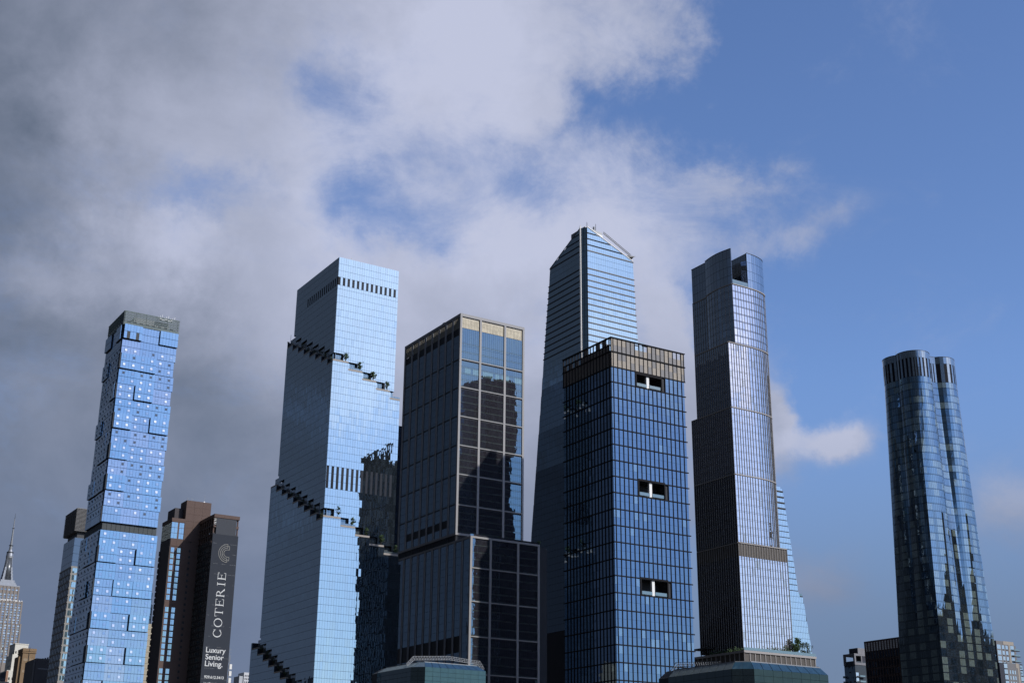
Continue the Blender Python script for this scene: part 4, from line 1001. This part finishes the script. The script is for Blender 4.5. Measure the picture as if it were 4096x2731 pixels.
        if c == 'R': return [rc(u + .35, u + .35 + S, T, H - T), rc(u, u + 1.15, 0, T), rc(u, u + 1.3, H - T, H)] + ring(u + 1.3, H * .745, 1.45, H * .255, T, S, -90, 90, 18) + [rc(u + .8, u + 1.35, H * .49, H * .49 + T), [(u + 1.5, H * .5), (u + 2.05, H * .5), (u + w, T), (u + w - .7, T)], rc(u + w - .95, u + w + .15, 0, T)]
    for c, u, w in (('C', 0, 3.75), ('O', 4.75, 4.1), ('T', 9.7, 3.9), ('E', 14.5, 3.4), ('R', 18.9, 3.9), ('I', 24.1, 1.8), ('E', 27.0, 3.4)):
        flat([[(219.7 - v, 86.3 + uu) for uu, v in p] for p in glyph(c, u, w)], 'letter', INK)
    for k in range(15):
        z = 62 + k * 4.9; x = 211.9 + rnd.random() * 1.5
        while x < 224:
            l = rnd.uniform(.5, 2.2)
            if rnd.random() < .45: part_box('banner_tie', GREYMETAL, sheet, x, min(224.2, x + l), yl + .01, yl + .055, z, z + .07)
            x += l + .3
    E_ = []
    def arc(cx, cz, r_, x_end, w=.16, n=30):
        o = []
        for k in range(n):
            A, B = R(90 + 180 * k / n), R(90 + 180 * (k + 1) / n)
            o.append([(cx + (r_ + w / 2) * math.cos(A), cz + (r_ + w / 2) * math.sin(A)), (cx + (r_ + w / 2) * math.cos(B), cz + (r_ + w / 2) * math.sin(B)), (cx + (r_ - w / 2) * math.cos(B), cz + (r_ - w / 2) * math.sin(B)), (cx + (r_ - w / 2) * math.cos(A), cz + (r_ - w / 2) * math.sin(A))])
        for s in (1, -1): o.append(rc(cx - .01, x_end, cz + s * r_ - w / 2, cz + s * r_ + w / 2))
        return o
    cx, cz = 219.5, 126.25
    for r_, xe in ((4.35, cx), (3.45, cx + .95), (2.6, cx), (1.75, cx + .95)): E_ += arc(cx, cz, r_, xe + .08)
    for s in (1, -1):
        E_.append(rc(cx - .08, cx + .08, min(cz + s * 4.35, cz + s * 2.6), max(cz + s * 4.35, cz + s * 2.6))); E_.append(rc(cx + .87, cx + 1.03, min(cz + s * 3.45, cz + s * 1.75), max(cz + s * 3.45, cz + s * 1.75)))
    flat(E_, 'emblem', GOLD)
    def text(body, x0, x1, zb, bold, mat=INK):
        cu = bpy.data.curves.new('text', 'FONT'); cu.body = body; cu.size = 1; cu.offset = bold; cu.extrude = .02
        o = bpy.data.objects.new('tmp', cu); COL.objects.link(o); bpy.context.view_layer.update()
        me = bpy.data.meshes.new_from_object(o.evaluated_get(bpy.context.evaluated_depsgraph_get())); bpy.data.objects.remove(o)
        xsn = [v.co.x for v in me.vertices]; a, c = min(xsn), max(xsn); s = (x1 - x0) / (c - a)
        for v in me.vertices: v.co = Vector((x0 + (v.co.x - a) * s, yl - v.co.z * s + .03, zb + v.co.y * s)) - base_of(b)
        me.materials.clear(); me.materials.append(mat); me.name = 'lettering'
        q = bpy.data.objects.new('lettering', me); COL.objects.link(q); q.parent = sheet
    text('Luxury', 213.0, 222.6, 79.1, .012); text('Senior', 213.0, 221.9, 75.9, .012); text('Living.', 213.0, 221.6, 72.8, .012); text('929.612.5413', 213.2, 222.7, 67.3, .02); text('LiveCoterie.com', 213.3, 222.5, 64.6, .012)
    # dangling hoist beside the banner
    h = thing('hoist_mast', 'thin white construction hoist mast behind the right edge of the banner', 'hoist', (257, 700, 0))
    m = MB()
    for x in (256.4, 257.4):
        for y in (700, 701): m.beam((x, y, 0), (x, y, 88.5), .14)
    for k in range(44): m.beam((256.4, 700, 2 * k), (257.4, 700, 2 * k + 2), .1); m.beam((256.4, 700, 2 * k), (257.4, 700, 2 * k), .1)
    m.build('mast', GREYMETAL, h)
    m = MB()
    for k in range(7): m.box(257.5, 258.8, 700, 701.2, 60 + 3.6 * k, 62.6 + 3.6 * k)
    m.build('landing_cage', WHITE, h); m = MB()
    for k in range(4): m.beam((256.3, 700.4, 86 + 1.6 * k), (257.9, 700.4, 87.4 + 1.6 * k), .12)
    m.beam((257, 700.5, 85), (257, 700.5, 93), .15); m.build('jib', GREYMETAL, h)
brown_tower()

# ---------------------------------------------------------------- lesser buildings
def simple_building(name, label, x0, x1, y0, y1, h, wall, roof=None, cat='building', z0=0):
    root = thing(name, label, cat, (x0, y0, 0)); MB().box(x0, x1, y0, y1, z0, h).build('wall', wall, root)
    if roof: MB().box(x0 - .3, x1 + .3, y0 - .3, y1 + .3, h, h + .7).build('parapet', roof, root)
    return root

def slab_grid_building():
    X, Y = 143.9, 600.0
    LIME = matte('grey_limestone', (.27, .265, .25), .8, var=.12)
    root = simple_building('framed_window_tower', 'narrow grey tower with dark window grid left of the blue box tower', X, X + 22, Y, Y + 20, 110.6, LIME)
    P = Panes(root, [glass('bay_window', (.65, .9, 1.0), .42, (.10, .16, .19), wob=.015), glass('side_window', (.4, .5, .6), .08, (.008, .01, .016), wob=.01)], 'window', .1, .4, 51)
    for k in range(26):
        z = 109.8 - 3.1 * k
        if z < 25: break
        P.wall((X + .55, Y + .05, 0), *WEST, [0, 1.1, 2.2, 3.3], [z - 2.3, z], 0, .08, .05)
        P.wall((X + .05, Y + .6, 0), *NORTH, frange(0, 19, 2.72), [z - 2.35, z], 1, .28, .05)
        MB().box(X - .22, X + .1, Y - .05, Y + 20, z + .08, z + .62).build('sill_band', LIME, root)
    for i in range(8): MB().box(X - .16, X + .1, Y + .5 + i * 2.72 - .14, Y + .5 + i * 2.72 + .14, 0, 110.4).build('pier', LIME, root)
    P.finish()
    # louvred tower further back
    r2 = thing('louvred_top_tower', 'dark slate tower with overhanging louvred penthouse behind the blue box tower', 'tower', (167.7, 700, 0))
    SL = matte('slate_panel', (.085, .10, .115), .7, var=.15); LVm = matte('brown_louver', (.17, .168, .165), .7)
    MB().box(167.9, 192, 700.2, 722, 0, 143).build('wall', SL, r2)
    PP = Panes(r2, [glass('slate_glass', (.6, .75, .9), .18, (.03, .04, .05)), SL], 'panel', .1, .2, 52)
    PP.wall((167.8, 700, 0), *NORTH, frange(0, 22, 5.5), frange(60, 142.8, 4.2), 0, .1, .12); PP.wall((167.8, 700, 0), *WEST, frange(0, 20, 5), frange(60, 142.8, 4.2), 0, .1, .12); PP.finish()
    MB().box(167.3, 193, 699.4, 722.6, 146, 158.4).build('louver_box', LVm, r2)
    for k in range(18): MB().box(166.9, 193.2, 699.0, 699.4, 146.3 + k * .68, 146.62 + k * .68).box(166.9, 167.3, 699.4, 722.6, 146.3 + k * .68, 146.62 + k * .68).build('louver', LVm, r2)
    MB().box(169, 190, 701, 720, 143, 146).build('neck', DARKMETAL, r2)
slab_grid_building()

def art_deco_tower():
    xc, Y = 407.0, 2062.0
    LS = matte('warm_limestone', (.225, .20, .18), .8, var=.12, scale=.15); ST = matte('stainless', (.27, .285, .31), .4, var=.15, metal=.5); LEAD = matte('spandrel_grey', (.17, .17, .18), .6)
    root = thing('art_deco_skyscraper', 'distant stone art deco skyscraper with silver mast and long antenna', 'skyscraper', (xc, Y, 0))
    tiers = [(24.3, 0, 272, 0), (22.4, 272, 305, 1.5), (16.0, 305, 327.3, 5)]
    P = Panes(root, [glass('deco_window', (.7, .85, 1.0), .3, (.06, .065, .075), wob=0), glass('deco_window_lit', (.8, .92, 1), .45, (.25, .27, .28), wob=0), LEAD], 'window', .2, 1.5, 61)
    for hw, z0, z1, dy in tiers:
        MB().box(xc - hw, xc + hw, Y + dy, Y + 44 - dy, z0, z1).build('wall', LS, root)
        n = int(round(2 * hw / 5.75)); pw = 2 * hw / n
        for i in range(n + 1):
            x = xc - hw + i * pw
            MB().box(x - 1.15, x + 1.15, Y + dy - .9, Y + dy + .5, z0, z1 + (.8 if z1 < 310 else 0)).build('pier', LS, root)
        for i in range(n):
            z = max(z0, 215) + 1.2
            while z < z1 - 3:
                if z1 > 310 and not (z < 316 or 320 < z < 324): z += 3.72; continue
                for q in range(2):
                    u = xc - hw + i * pw + 1.25 + q * 1.65
                    P.wall((u, Y + dy - .1, 0), *WEST, [0, 1.5], [z, z + 2.0], 1 if rnd.random() < .38 else 0, .1, 0, .05)
                P.wall((xc - hw + i * pw + 1.15, Y + dy - .06, 0), *WEST, [0, pw - 2.3], [z + 2.1, z + 3.6], 2, .05, 0, .0); z += 3.72
    P.finish()
    yc = Y + 22
    for hw, a, b in ((17.2, 327.3, 328.6), (13.0, 328.6, 331.2), (11.6, 331.2, 334.0), (10.0, 334.0, 337.4)): MB().box(xc - hw, xc + hw, yc - hw, yc + hw, a, b).build('crown_step', ST, root)
    m = MB(); m.cyl((xc, yc), 6.0, 4.9, 337, 371, 24); shaft = m.build('mast_shaft', matte('mast_glass', (.12, .13, .14), .3, metal=.4), root, smooth=True)
    for k in range(4):
        a = math.pi / 4 + k * math.pi / 2; c, s = math.cos(a), math.sin(a); w = MB()
        for (r0, r1, z0, z1) in ((8.6, 5.2, 337, 371),):
            p = Vector((xc, yc, 0)); t = Vector((-s, c, 0)) * 1.1; d = Vector((c, s, 0))
            w.hull([p + d * 3 + t + Vector((0, 0, z0)), p + d * r0 + t + Vector((0, 0, z0)), p + d * r0 - t + Vector((0, 0, z0)), p + d * 3 - t + Vector((0, 0, z0))], [p + d * 3 + t + Vector((0, 0, z1)), p + d * r1 + t + Vector((0, 0, z1)), p + d * r1 - t + Vector((0, 0, z1)), p + d * 3 - t + Vector((0, 0, z1))])
        for q in range(4): w.box(xc + c * (8.8 - q * .9) - 1.2, xc + c * (8.8 - q * .9) + 1.2, yc + s * (8.8 - q * .9) - 1.2, yc + s * (8.8 - q * .9) + 1.2, 337 + q * 5, 342 + q * 5)
        w.build('mast_wing', ST, shaft)
    for nm, r0, r1, a, b, mt in (('mast_collar', 5.3, 5.3, 371, 374.2, GREYMETAL), ('mast_drum', 5.2, 4.8, 374.2, 378.5, ST), ('mast_gallery', 5.0, 5.0, 378.5, 380.3, DARKMETAL), ('mast_cone', 3.9, 2.4, 380.3, 384, ST), ('antenna_base', 2.3, 2.1, 384, 390, GREYMETAL), ('antenna_ring', 3.2, 3.2, 390, 390.7, DARKMETAL), ('antenna_lattice', 1.7, 1.4, 390.7, 402, GREYMETAL), ('antenna_lattice', 1.3, 1.0, 402, 416.3, GREYMETAL), ('antenna_ring', 1.9, 1.9, 416.3, 416.8, DARKMETAL), ('antenna_tube', .75, .55, 416.8, 431, GREYMETAL), ('antenna_tip', .4, .12, 431, 440, DARKMETAL)):
        MB().cyl((xc, yc), r0, r1, a, b, 16).build(nm, mt, shaft, smooth=False)
    m = MB()
    for k in range(26): x = xc - 21 + k * 1.7; m.box(x, x + rnd.uniform(.4, 1.4), Y + 2.5, Y + 3.5, 305.2, 305.8 + rnd.random() * 2.4)
    m.build('rooftop_antennas', WHITE, root)
art_deco_tower()

def left_cluster():
    W = matte('ivory_terracotta', (.62, .60, .52), .75, var=.08); DW = [matte('dark_window', (.02, .022, .03), .3)]
    r = thing('ivory_setback_building', 'old ivory setback building in front of the art deco skyscraper', 'building', (259.3, 1250, 0))
    MB().box(259.3, 270.7, 1250, 1272, 120, 150).box(257.9, 272, 1249, 1274, 100, 141).box(254.6, 268, 1247.6, 1274, 0, 127).build('wall', W, r); MB().box(259, 271, 1249.7, 1272.3, 150, 150.8).build('parapet', W, r)
    MB().box(254.4, 254.62, 1249, 1273, 60, 126).build('side_wall', matte('navy_wall', (.03, .035, .06), .7), r); MB().box(254.3, 256.2, 1247.4, 1247.65, 60, 126.5).build('brick_strip', matte('old_brick', (.3, .17, .11), .8), r)
    Q = Panes(r, DW, 'window', .1, 0, 71)
    for z in (144, 137.5, 132, 121, 114, 107):
        for x in (260.2, 263.0, 265.6, 268.2): Q.wall((x if z > 130 else x - 3.5, 1249.9 if z > 141 else (1248.9 if z > 128 else 1247.5), 0), *WEST, [0, .95], [z - 2.0, z], 0, 0, 0, .06)
        for y in (1253, 1258, 1263): Q.wall((259.2 if z > 141 else 257.8, y, 0), *NORTH, [0, 1], [z - 2, z], 0, 0, 0, .06)
    Q.finish()
    B = matte('tan_brick', (.23, .16, .095), .85, var=.18, scale=.6); BP = matte('pale_brick', (.30, .235, .16), .85, var=.1)
    r = thing('tan_brick_loft', 'tan brick loft building with corbelled cornice and a vertical pipe', 'building', (213.4, 1000, 0))
    MB().box(213.4, 222.2, 1000, 1015, 0, 116.9).box(211.4, 213.4, 1002, 1015, 0, 113.1).build('wall', B, r)
    MB().box(213.1, 222.6, 999.7, 1015.3, 116.9, 118.9).box(213.0, 222.7, 999.5, 1015.3, 115.7, 116.4).build('cornice', B, r)
    for k, z in enumerate((110.0, 102.0)): MB().box(214.3, 217.3 if k == 0 else 216.8, 999.93, 1000.1, z, z + 1.8).box(218.5, 221.8, 999.93, 1000.1, z, z + 1.7).build('pale_band', BP, r)
    MB().beam((217.7, 999.75, 99.2), (217.7, 999.75, 119.8), .32).build('vent_pipe', DARKMETAL, r); part_box('pipe_elbow', DARKMETAL, r, 217.2, 218.2, 999.4, 999.9, 97.8, 99.3)
    Q = Panes(r, DW, 'window', .1, 0, 72); Q.wall((214.3, 1000, 0), *WEST, [0, 1.7, 3.4, 5.1], [86.0, 89.5], 0, .5, 0); Q.wall((214.3, 1000, 0), *WEST, [0, 1.7, 3.4, 5.1], [79.3, 82.7], 0, .5, 0); Q.finish()
    r = simple_building('charcoal_flat_building', 'plain charcoal flat-roofed building beside the tan brick loft', 187.0, 202, 838, 862, 95.2, matte('charcoal_render', (.07, .068, .07), .85, var=.12), None)
    MB().box(185.9, 187.0, 839, 861, 0, 94.4).build('side_wall', matte('ash_render', (.12, .118, .118), .85), r); MB().box(188.5, 197, 837.9, 838.1, 89.0, 89.5).build('pale_band', GREYMETAL, r)
    m = MB()
    for k in range(5): m.box(191 + k * 1.4, 191.8 + k * 1.4, 840, 841, 95.2, 95.6 + .4 * (k % 3))
    m.build('roof_vent', DARKMETAL, r)
    r = simple_building('small_penthouse_roof', 'small pale rooftop bulkhead with railing at the lower left corner', 172.0, 177.6, 860, 868, 82.6, matte('cream_render', (.36, .34, .29), .85), None)
    m = MB(); m.beam((171.8, 860, 84.6), (177.8, 860, 84.6), .1); m.beam((171.8, 860, 83.8), (177.8, 860, 83.8), .08)
    for k in range(8): m.beam((171.8 + .85 * k, 860, 82.6), (171.8 + .85 * k, 860, 84.6), .07)
    m.build('railing', GREYMETAL, r)
    # sliver between the blue box tower and the brown tower
    r = thing('cream_concrete_slab_building', 'cream concrete building glimpsed between blue box tower and brown tower', 'building', (214, 720, 0))
    CR = matte('cream_concrete', (.40, .36, .28), .85, var=.08); P = Panes(r, [CR], 'panel', .1, .05, 73)
    MB().box(214.1, 221, 720.1, 735, 0, 104.7).build('wall', CR, r); P.wall((214, 720, 0), *WEST, [0, 7], frange(60, 104.6, 2.9), 0, .05, .16); P.finish()
    r = thing('dark_apartment_sliver', 'dark stepped apartment tower sliver behind the cream concrete building', 'building', (216, 760, 0))
    DKM = matte('dark_apartment_wall', (.05, .055, .06), .7); MB().box(216, 229.2, 760, 775, 0, 128.5).box(229.2, 230.4, 760, 772, 0, 121).build('wall', DKM, r)
    P = Panes(r, [glass('dark_apartment_glass', (.5, .65, .75), .15, (.02, .03, .035))], 'window', .1, .3, 74); P.wall((222, 759.95, 0), *WEST, frange(0, 8, 2), frange(100, 128, 3.2), 0, .3, .5); P.finish()
    r = simple_building('distant_white_block', 'tiny white distant building low between banner and stepped glass tower', 456, 470, 1200, 1215, 133.6, matte('white_render', (.55, .56, .58), .8, var=.06), None)
    MB().box(452, 456, 1201, 1215, 0, 130.2).build('side_wall', matte('white_render_b', (.42, .44, .47), .8), r)
    P = Panes(r, DW, 'window', .1, 0, 75); P.wall((456.5, 1199.95, 0), *WEST, frange(0, 13, 1.6), frange(112, 132, 3), 0, .8, 1.4); P.finish()
    r = thing('blue_sliver_tower', 'light blue glass tower sliver between stepped glass tower and stone framed tower', 'skyscraper', (372, 760, 0))
    MB().box(372, 387.5, 760.1, 790, 0, 253).build('tower_core', BACK, r)
    P = Panes(r, [glass('sliver_glass', (.7, .85, 1.0), .42, (.10, .15, .26))], 'pane', .1, .15, 76); P.wall((372, 760, 0), *WEST, frange(0, 15.6, 1.56), frange(120, 252.8, 4.25), 0, .1, .16); P.finish()
left_cluster()

def right_cluster():
    X = 640.0
    r = thing('brown_slab_building', 'brown slab building with white striped louvre floor beside the rounded lobe tower', 'building', (X, 574, 0))
    BR = matte('dark_bronze_clad', (.085, .060, .060), .7, var=.2); MB().box(X + .1, X + 30, 566, 603.8, 0, 113.6).build('wall', BR, r); MB().box(X - .2, X + 30, 565.8, 604, 113.5, 114.5).build('parapet', BR, r)
    P = Panes(r, [matte('white_louver', (.80, .80, .82), .5, var=.3, scale=1.2, streak=False), glass('slab_window', (.6, .75, .9), .2, (.035, .045, .06)), glass('slab_window_dark', (.5, .6, .75), .12, (.012, .016, .022))], 'window', .1, .6, 81)
    for k in range(16):
        y = 603.0 - 2.28 * k - 1.3
        for j in range(5): P.wall((X, y, 0), *NORTH, [0, 1.25], [108.2 + 1.08 * j, 109.2 + 1.08 * j], 0, 0, .06)
        P.wall((X, y, 0), *NORTH, [0, 1.4], [103.4, 107.6], 1, 0, 0)
        for j in range(5): P.wall((X, y, 0), *NORTH, [0, 1.3], [98.2 - 5 * j, 101.6 - 5 * j], 2 if rnd.random() < .7 else 1, 0, 0)
        MB().box(X - .25, X + .1, y + 1.4, y + 2.2, 60, 113.5).build('pier', BR, r)
    for z in (107.8, 102.6, 97): MB().box(X - .2, X + .1, 566, 603.8, z, z + .4).build('sill_band', BR, r)
    P.finish()
    s = 1.15; Yb = 644.0
    r = thing('balcony_apartment_tower', 'dark apartment tower with open corner frame and stacked glass balconies', 'building', (672, Yb, 0))
    NV = matte('navy_panel', (.035, .05, .065), .6); GP = matte('grey_panel', (.20, .20, .215), .75); DKP = matte('dark_panel', (.035, .036, .05), .7)
    x0 = 672.3; MB().box(x0, x0 + 14, Yb + .2, Yb + 10, 0, 108.5).build('wall', NV, r)
    # open corner frame at the top
    m = MB(); m.box(x0 - .2, x0 + 14, Yb - .1, Yb + 10.2, 112.0, 113.4); m.box(x0 - .2, x0 + 1.1, Yb - .1, Yb + 1.3, 106, 112); m.box(x0 - .2, x0 + .9, Yb + 8.6, Yb + 10.2, 106, 112); m.box(x0 - .15, x0 + 14, Yb - .05, Yb + .9, 106, 107.6); m.build('roof_frame', GP, r)
    MB().box(x0 + 6, x0 + 6.9, Yb - .08, Yb + .9, 106, 112).build('roof_post', GP, r); MB().box(x0 + 6.9, x0 + 14, Yb + .3, Yb + 8, 101, 112).build('lift_wall', DKP, r)
    MB().box(x0 + 4.7, x0 + 14, Yb + 1.2, Yb + 9, 113.4, 117.4).build('penthouse', GP, r); MB().box(x0 + 4.55, x0 + 4.7, Yb + 1.1, Yb + 9, 113.4, 117.4).build('penthouse_side', DKP, r)
    P = Panes(r, [glass('balcony_window', (.85, .95, 1.0), .5, (.2, .24, .27)), glass('navy_glass', (.5, .7, .85), .2, (.02, .035, .05))], 'window', .1, .4, 82)
    P.wall((x0 + .05, Yb + .4, 0), *NORTH, frange(0, 9.4, 1.9), frange(74, 105, 3.3), 1, .06, .06)
    for k in range(8):
        z = 101.0 - 3.45 * k
        P.wall((x0 + .3, Yb + .15, 0), *WEST, [0, 1.2, 2.4], [z - 2.6, z], 0, .1, .05)
        part_box('balcony_slab', DKP, r, x0 + .1, x0 + 7.4, Yb - 1.5, Yb + .15, z - 3.15, z - 2.85); part_box('balcony_rail', RAIL, r, x0 + 2.4, x0 + 7.3, Yb - 1.45, Yb - 1.38, z - 2.85, z - 1.8)
        part_box('balcony_slab', DKP, r, x0 - 1.4, x0 - .02, Yb + 8.4, Yb + 10.5, z - 3.15, z - 2.85); part_box('balcony_rail', RAIL, r, x0 - 1.4, x0 - 1.33, Yb + 8.4, Yb + 10.5, z - 2.85, z - 1.8)
    part_box('white_edge_strip', WHITE, r, x0 + 13.2, x0 + 13.6, Yb - .1, Yb + .1, 99, 110)  # plain white upright strip near the right end of the wall
    P.finish()
    Y = 640.0
    r = thing('beige_balcony_building', 'beige and grey apartment building with balconies at the right edge', 'building', (813, Y, 0))
    GB = matte('grey_brick', (.17, .17, .175), .85, var=.1); BG = matte('beige_stucco', (.33, .295, .25), .85, var=.08); DS = matte('shadow_side', (.03, .035, .05), .7)  # shadow side: shade put into a dark wall colour
    MB().box(813, 832, Y + .1, Y + 22, 0, 131.9).box(832, 838, Y + 3, Y + 20, 0, 130).build('wall', GB, r); MB().box(812.85, 813, Y, Y + 22, 0, 131.9).build('side_wall', DS, r)
    MB().box(820.5, 832.1, Y - .05, Y + .2, 129.5, 132.0).box(826.2, 827.7, Y - .05, Y + .2, 100, 129.5).build('beige_frame', BG, r)
    P = Panes(r, [glass('beige_window', (.8, .93, 1.0), .42, (.14, .18, .2)), matte('ac_grille', (.02, .02, .022), .6)], 'window', .1, .5, 83)
    z = 129.2
    for k in range(5):
        P.wall((813.5, Y + .05, 0), *WEST, [0, 1.3, 2.6, 3.9], [z - 3.2, z], 0, .15, .1); P.wall((818.8, Y + .05, 0), *WEST, [0, 1.25, 2.5], [z - 3.0, z - .2], 0, .15, .1); P.wall((822.6, Y, 0), *WEST, [0, 1.25, 2.5], [z - 3.0, z - .2], 0, .15, .1)
        P.wall((819.5, Y + .05, 0), *WEST, [0, 1.1], [z - 3.7, z - 3.1], 1, 0, 0); P.wall((823.6, Y, 0), *WEST, [0, 1.1], [z - 3.7, z - 3.1], 1, 0, 0)
        P.wall((828, Y + .05, 0), *WEST, [0, 1.25, 2.5, 3.75], [z - 3.2, z], 0, .15, .1)
        part_box('balcony_slab', DKP, r, 829, 836.5, Y - 1.6, Y + .1, z - 3.8, z - 3.4); part_box('balcony_rail', RAIL, r, 830.5, 836.4, Y - 1.55, Y - 1.47, z - 3.4, z - 2.3)
        z -= 4.0
    MB().box(819.5, 833.5, Y - 2.2, Y + 8, 0, 116.4).build('lower_wing', GB, r); MB().box(830.6, 832.2, Y - 2.3, Y - 2.15, 0, 113.2).box(829.0, 832.2, Y - 2.3, Y - 2.15, 113.2, 116.5).build('beige_frame', BG, r); MB().box(811, 815.8, Y - 2.2, Y + 8, 0, 116).build('dark_wing', DS, r)
    z = 115.6
    for k in range(10):
        P.wall((815.8, Y - 2.25, 0), *WEST, [0, 1.2, 2.4, 3.6], [z - 3.2, z], 0, .12, .1)
        if k: P.wall((821.4, Y - 2.25, 0), *WEST, [0, 1.2, 2.7, 4.2, 5.4, 6.6], [z - 3.0, z - .3], lambda i, j: None if i % 2 else 0, .1, .1)
        P.wall((833.5, Y - 1, 0), *WEST, [0, 1.4, 2.8, 4.2], [z - 3.2, z], 0, .12, .1); z -= 4.0
    MB().box(833.5, 838, Y - .9, Y + 8, 0, 116.5).build('glass_wing', BACK, r); MB().box(815.8, 819.5, Y - 2.15, Y + 8, 0, 116.2).build('window_bay', BACK, r)
    P.finish()
right_cluster()

# ---------------------------------------------------------------- glass halls in front
def glass_hall(label, c, xr, cham, far, z, rin, rz, pw, ph, seed, tint, f0, body):
    root = thing('glass_hall', label, 'hall', (c[0], c[1], 0), 'glass halls along the lower edge')
    G = [glass('hall_glass_%d' % seed, tint, f0, body, wob=.02), glass('hall_glass_dark_%d' % seed, (.5, .65, .65), .12, (.012, .016, .016), wob=.03)]
    RF = matte('hall_roof_%d' % seed, (.12, .15, .145), .4, var=.12, metal=.2); SK = glass('hall_skylight_%d' % seed, (.3, .5, .65), .05, (.02, .05, .07), wob=.01)
    path = [far, cham, c, (xr, c[1])]
    inn = [(far[0] + rin, far[1]), (cham[0] + rin, cham[1] + rin * .4), (c[0] + rin * .45, c[1] + rin), (xr - rin * .4, c[1] + rin)]
    back = [(xr, far[1] + 4), (far[0], far[1] + 4)]
    ib = [(xr - rin, far[1] + 3), (far[0] + rin, far[1] + 3)]
    MB().prism([(p[0] + .05, p[1] + .05) for p in path] + back, 0, z - .15).build('wall', BACK, root)
    P = Panes(root, G, 'pane', .1, .25, seed)
    for k in range(3):
        pts = resample([path[k], path[k + 1]], pw); zs = [z - ph * j for j in range(int((z - 14) / ph), -1, -1)]
        path_wall(P, pts, zs, (1 if k < 2 else (lambda i, j: 0)), .07, .07)
    P.finish()
    S = Panes(root, [RF, SK], 'roof_panel', .08, .05, seed + 1)
    for k in range(3):
        n = max(1, int(round(math.dist(path[k], path[k + 1]) / pw)))
        for i in range(n):
            a, b = Vector((*path[k], z)).lerp(Vector((*path[k + 1], z)), i / n + .004), Vector((*path[k], z)).lerp(Vector((*path[k + 1], z)), (i + 1) / n - .004)
            d, e = Vector((*inn[k], rz)).lerp(Vector((*inn[k + 1], rz)), i / n + .004), Vector((*inn[k], rz)).lerp(Vector((*inn[k + 1], rz)), (i + 1) / n - .004)
            nn = (b - a).cross(d - a).normalized(); nn = nn if nn.z > 0 else -nn
            S.quad(a, b, e, d, nn, 0 if k == 0 else 1)
    S.finish()
    MB().hull([(p[0], p[1], z - .16) for p in path + back], [(p[0], p[1], rz - .12) for p in inn + ib]).build('roof_deck', BACK, root)
    MB().beam((*inn[2], rz), (*inn[3], rz), .22).beam((*inn[0], rz), (*inn[1], rz), .22).beam((*inn[1], rz), (*inn[2], rz), .22).build('ridge_trim', GREYMETAL, root)
    return root
def truss(name, root, rail, foot, n, mat, w=.11):
    m = MB(); rail = [Vector(p) for p in rail]; foot = [Vector(p) for p in foot]
    for (a, b), (c, d) in zip(zip(rail, rail[1:]), zip(foot, foot[1:])):
        m.beam(a, b, w * 1.3); m.beam(c, d, w * 1.6); m.beam((a + c) / 2, (b + d) / 2, w)
        k = max(2, int(round((b - a).length / n)))
        for i in range(k): m.beam(a.lerp(b, i / k), c.lerp(d, i / k), w); m.beam(c.lerp(d, i / k), a.lerp(b, (i + 1) / k), w * .8)
    return m.build(name, mat, root)
h1 = glass_hall('teal glass hall with sloping roof edge and long maintenance truss, below the stone framed tower', (204.7, 380.0), 227.2, (201.6, 383.6), (201.0, 406.5), 51.9, 3.3, 53.8, 2.8, 1.43, 91, (.5, .85, .90), .07, (.022, .048, .052))
h2 = glass_hall('dark glass hall with green roof, in front of the finned tower podium', (220.5, 243.9), 244.9, (216.6, 247.4), (216.6, 271.6), 40.7, 1.9, 42.6, 3.1, 1.53, 93, (.42, .65, .65), .03, (.016, .030, .030))

# ---------------------------------------------------------------- towers beyond the right edge, seen only mirrored in the rounded lobe tower
def mirrored_tower(label, x0, x1, y0, y1, h, steps, seed):
    root = thing('riverside_tower', label, 'tower', (x0, y0, 0), 'towers mirrored in the rounded lobe tower'); r = random.Random(seed)
    M = MATS.get('riverside_brick') or matte('riverside_brick', (.06, .058, .055), .8, var=.2)
    MB().box(x0, x1, y0, y1, 0, h).build('wall', M, root); z = h
    for k in range(steps):
        d = (x1 - x0) * .11 * (k + 1); z2 = z + r.uniform(4, 9); MB().box(x0 + d * r.uniform(.2, 1), x1 - d * r.uniform(.2, 1), y0 + d, y1 - .2 * (k + 1), z, z2).build('crown_step', M, root); z = z2
    G = MATS.get('riverside_window') or glass('riverside_window', (.6, .8, .9), .2, (.03, .04, .04), wob=.01)
    P = Panes(root, [G], 'window', .1, .3, seed)
    P.wall((x0, y1, 0), (1, 0, 0), (0, 1, 0), frange(.6, x1 - x0 - .6, 2.6), frange(40, h - 1, 3.3), lambda i, j: 0 if r.random() < .8 else None, .9, 1.2)
    P.finish('window_field')
mirrored_tower('dark stepped tower mirrored as the left narrow shape in the lobe tower', 881, 898, 275, 300, 236, 3, 201)
mirrored_tower('dark tower mirrored along the right edge of the lobe tower', 909, 940, 270, 300, 240, 3, 202)
mirrored_tower('low broad tower mirrored beside the corner of the lobe tower', 846, 878, 270, 300, 200, 2, 203)
mirrored_tower('dark low block mirrored across the foot of the lobe tower', 836, 960, 262, 290, 120, 0, 204)
truss('maintenance_truss', h1, [(201.1, 386, 53.1), (203.5, 386, 55.6), (216.7, 386, 56.5), (224.5, 386, 55.9), (228.5, 386, 55.7), (230.2, 386, 53.3)], [(201.4, 386, 52.4), (203.9, 386, 54.5), (216.8, 386, 55.4), (224.5, 386, 54.8), (227.6, 386, 54.6), (229.6, 386, 52.6)], 1.0, GREYMETAL, .09)
truss('maintenance_truss', h2, [(219.5, 274.3, 42.7), (219.5, 272.0, 44.6), (219.5, 254.9, 43.3)], [(219.5, 273.6, 41.4), (219.5, 270.9, 43.4), (219.5, 255.2, 42.6)], .9, GREYMETAL, .08)
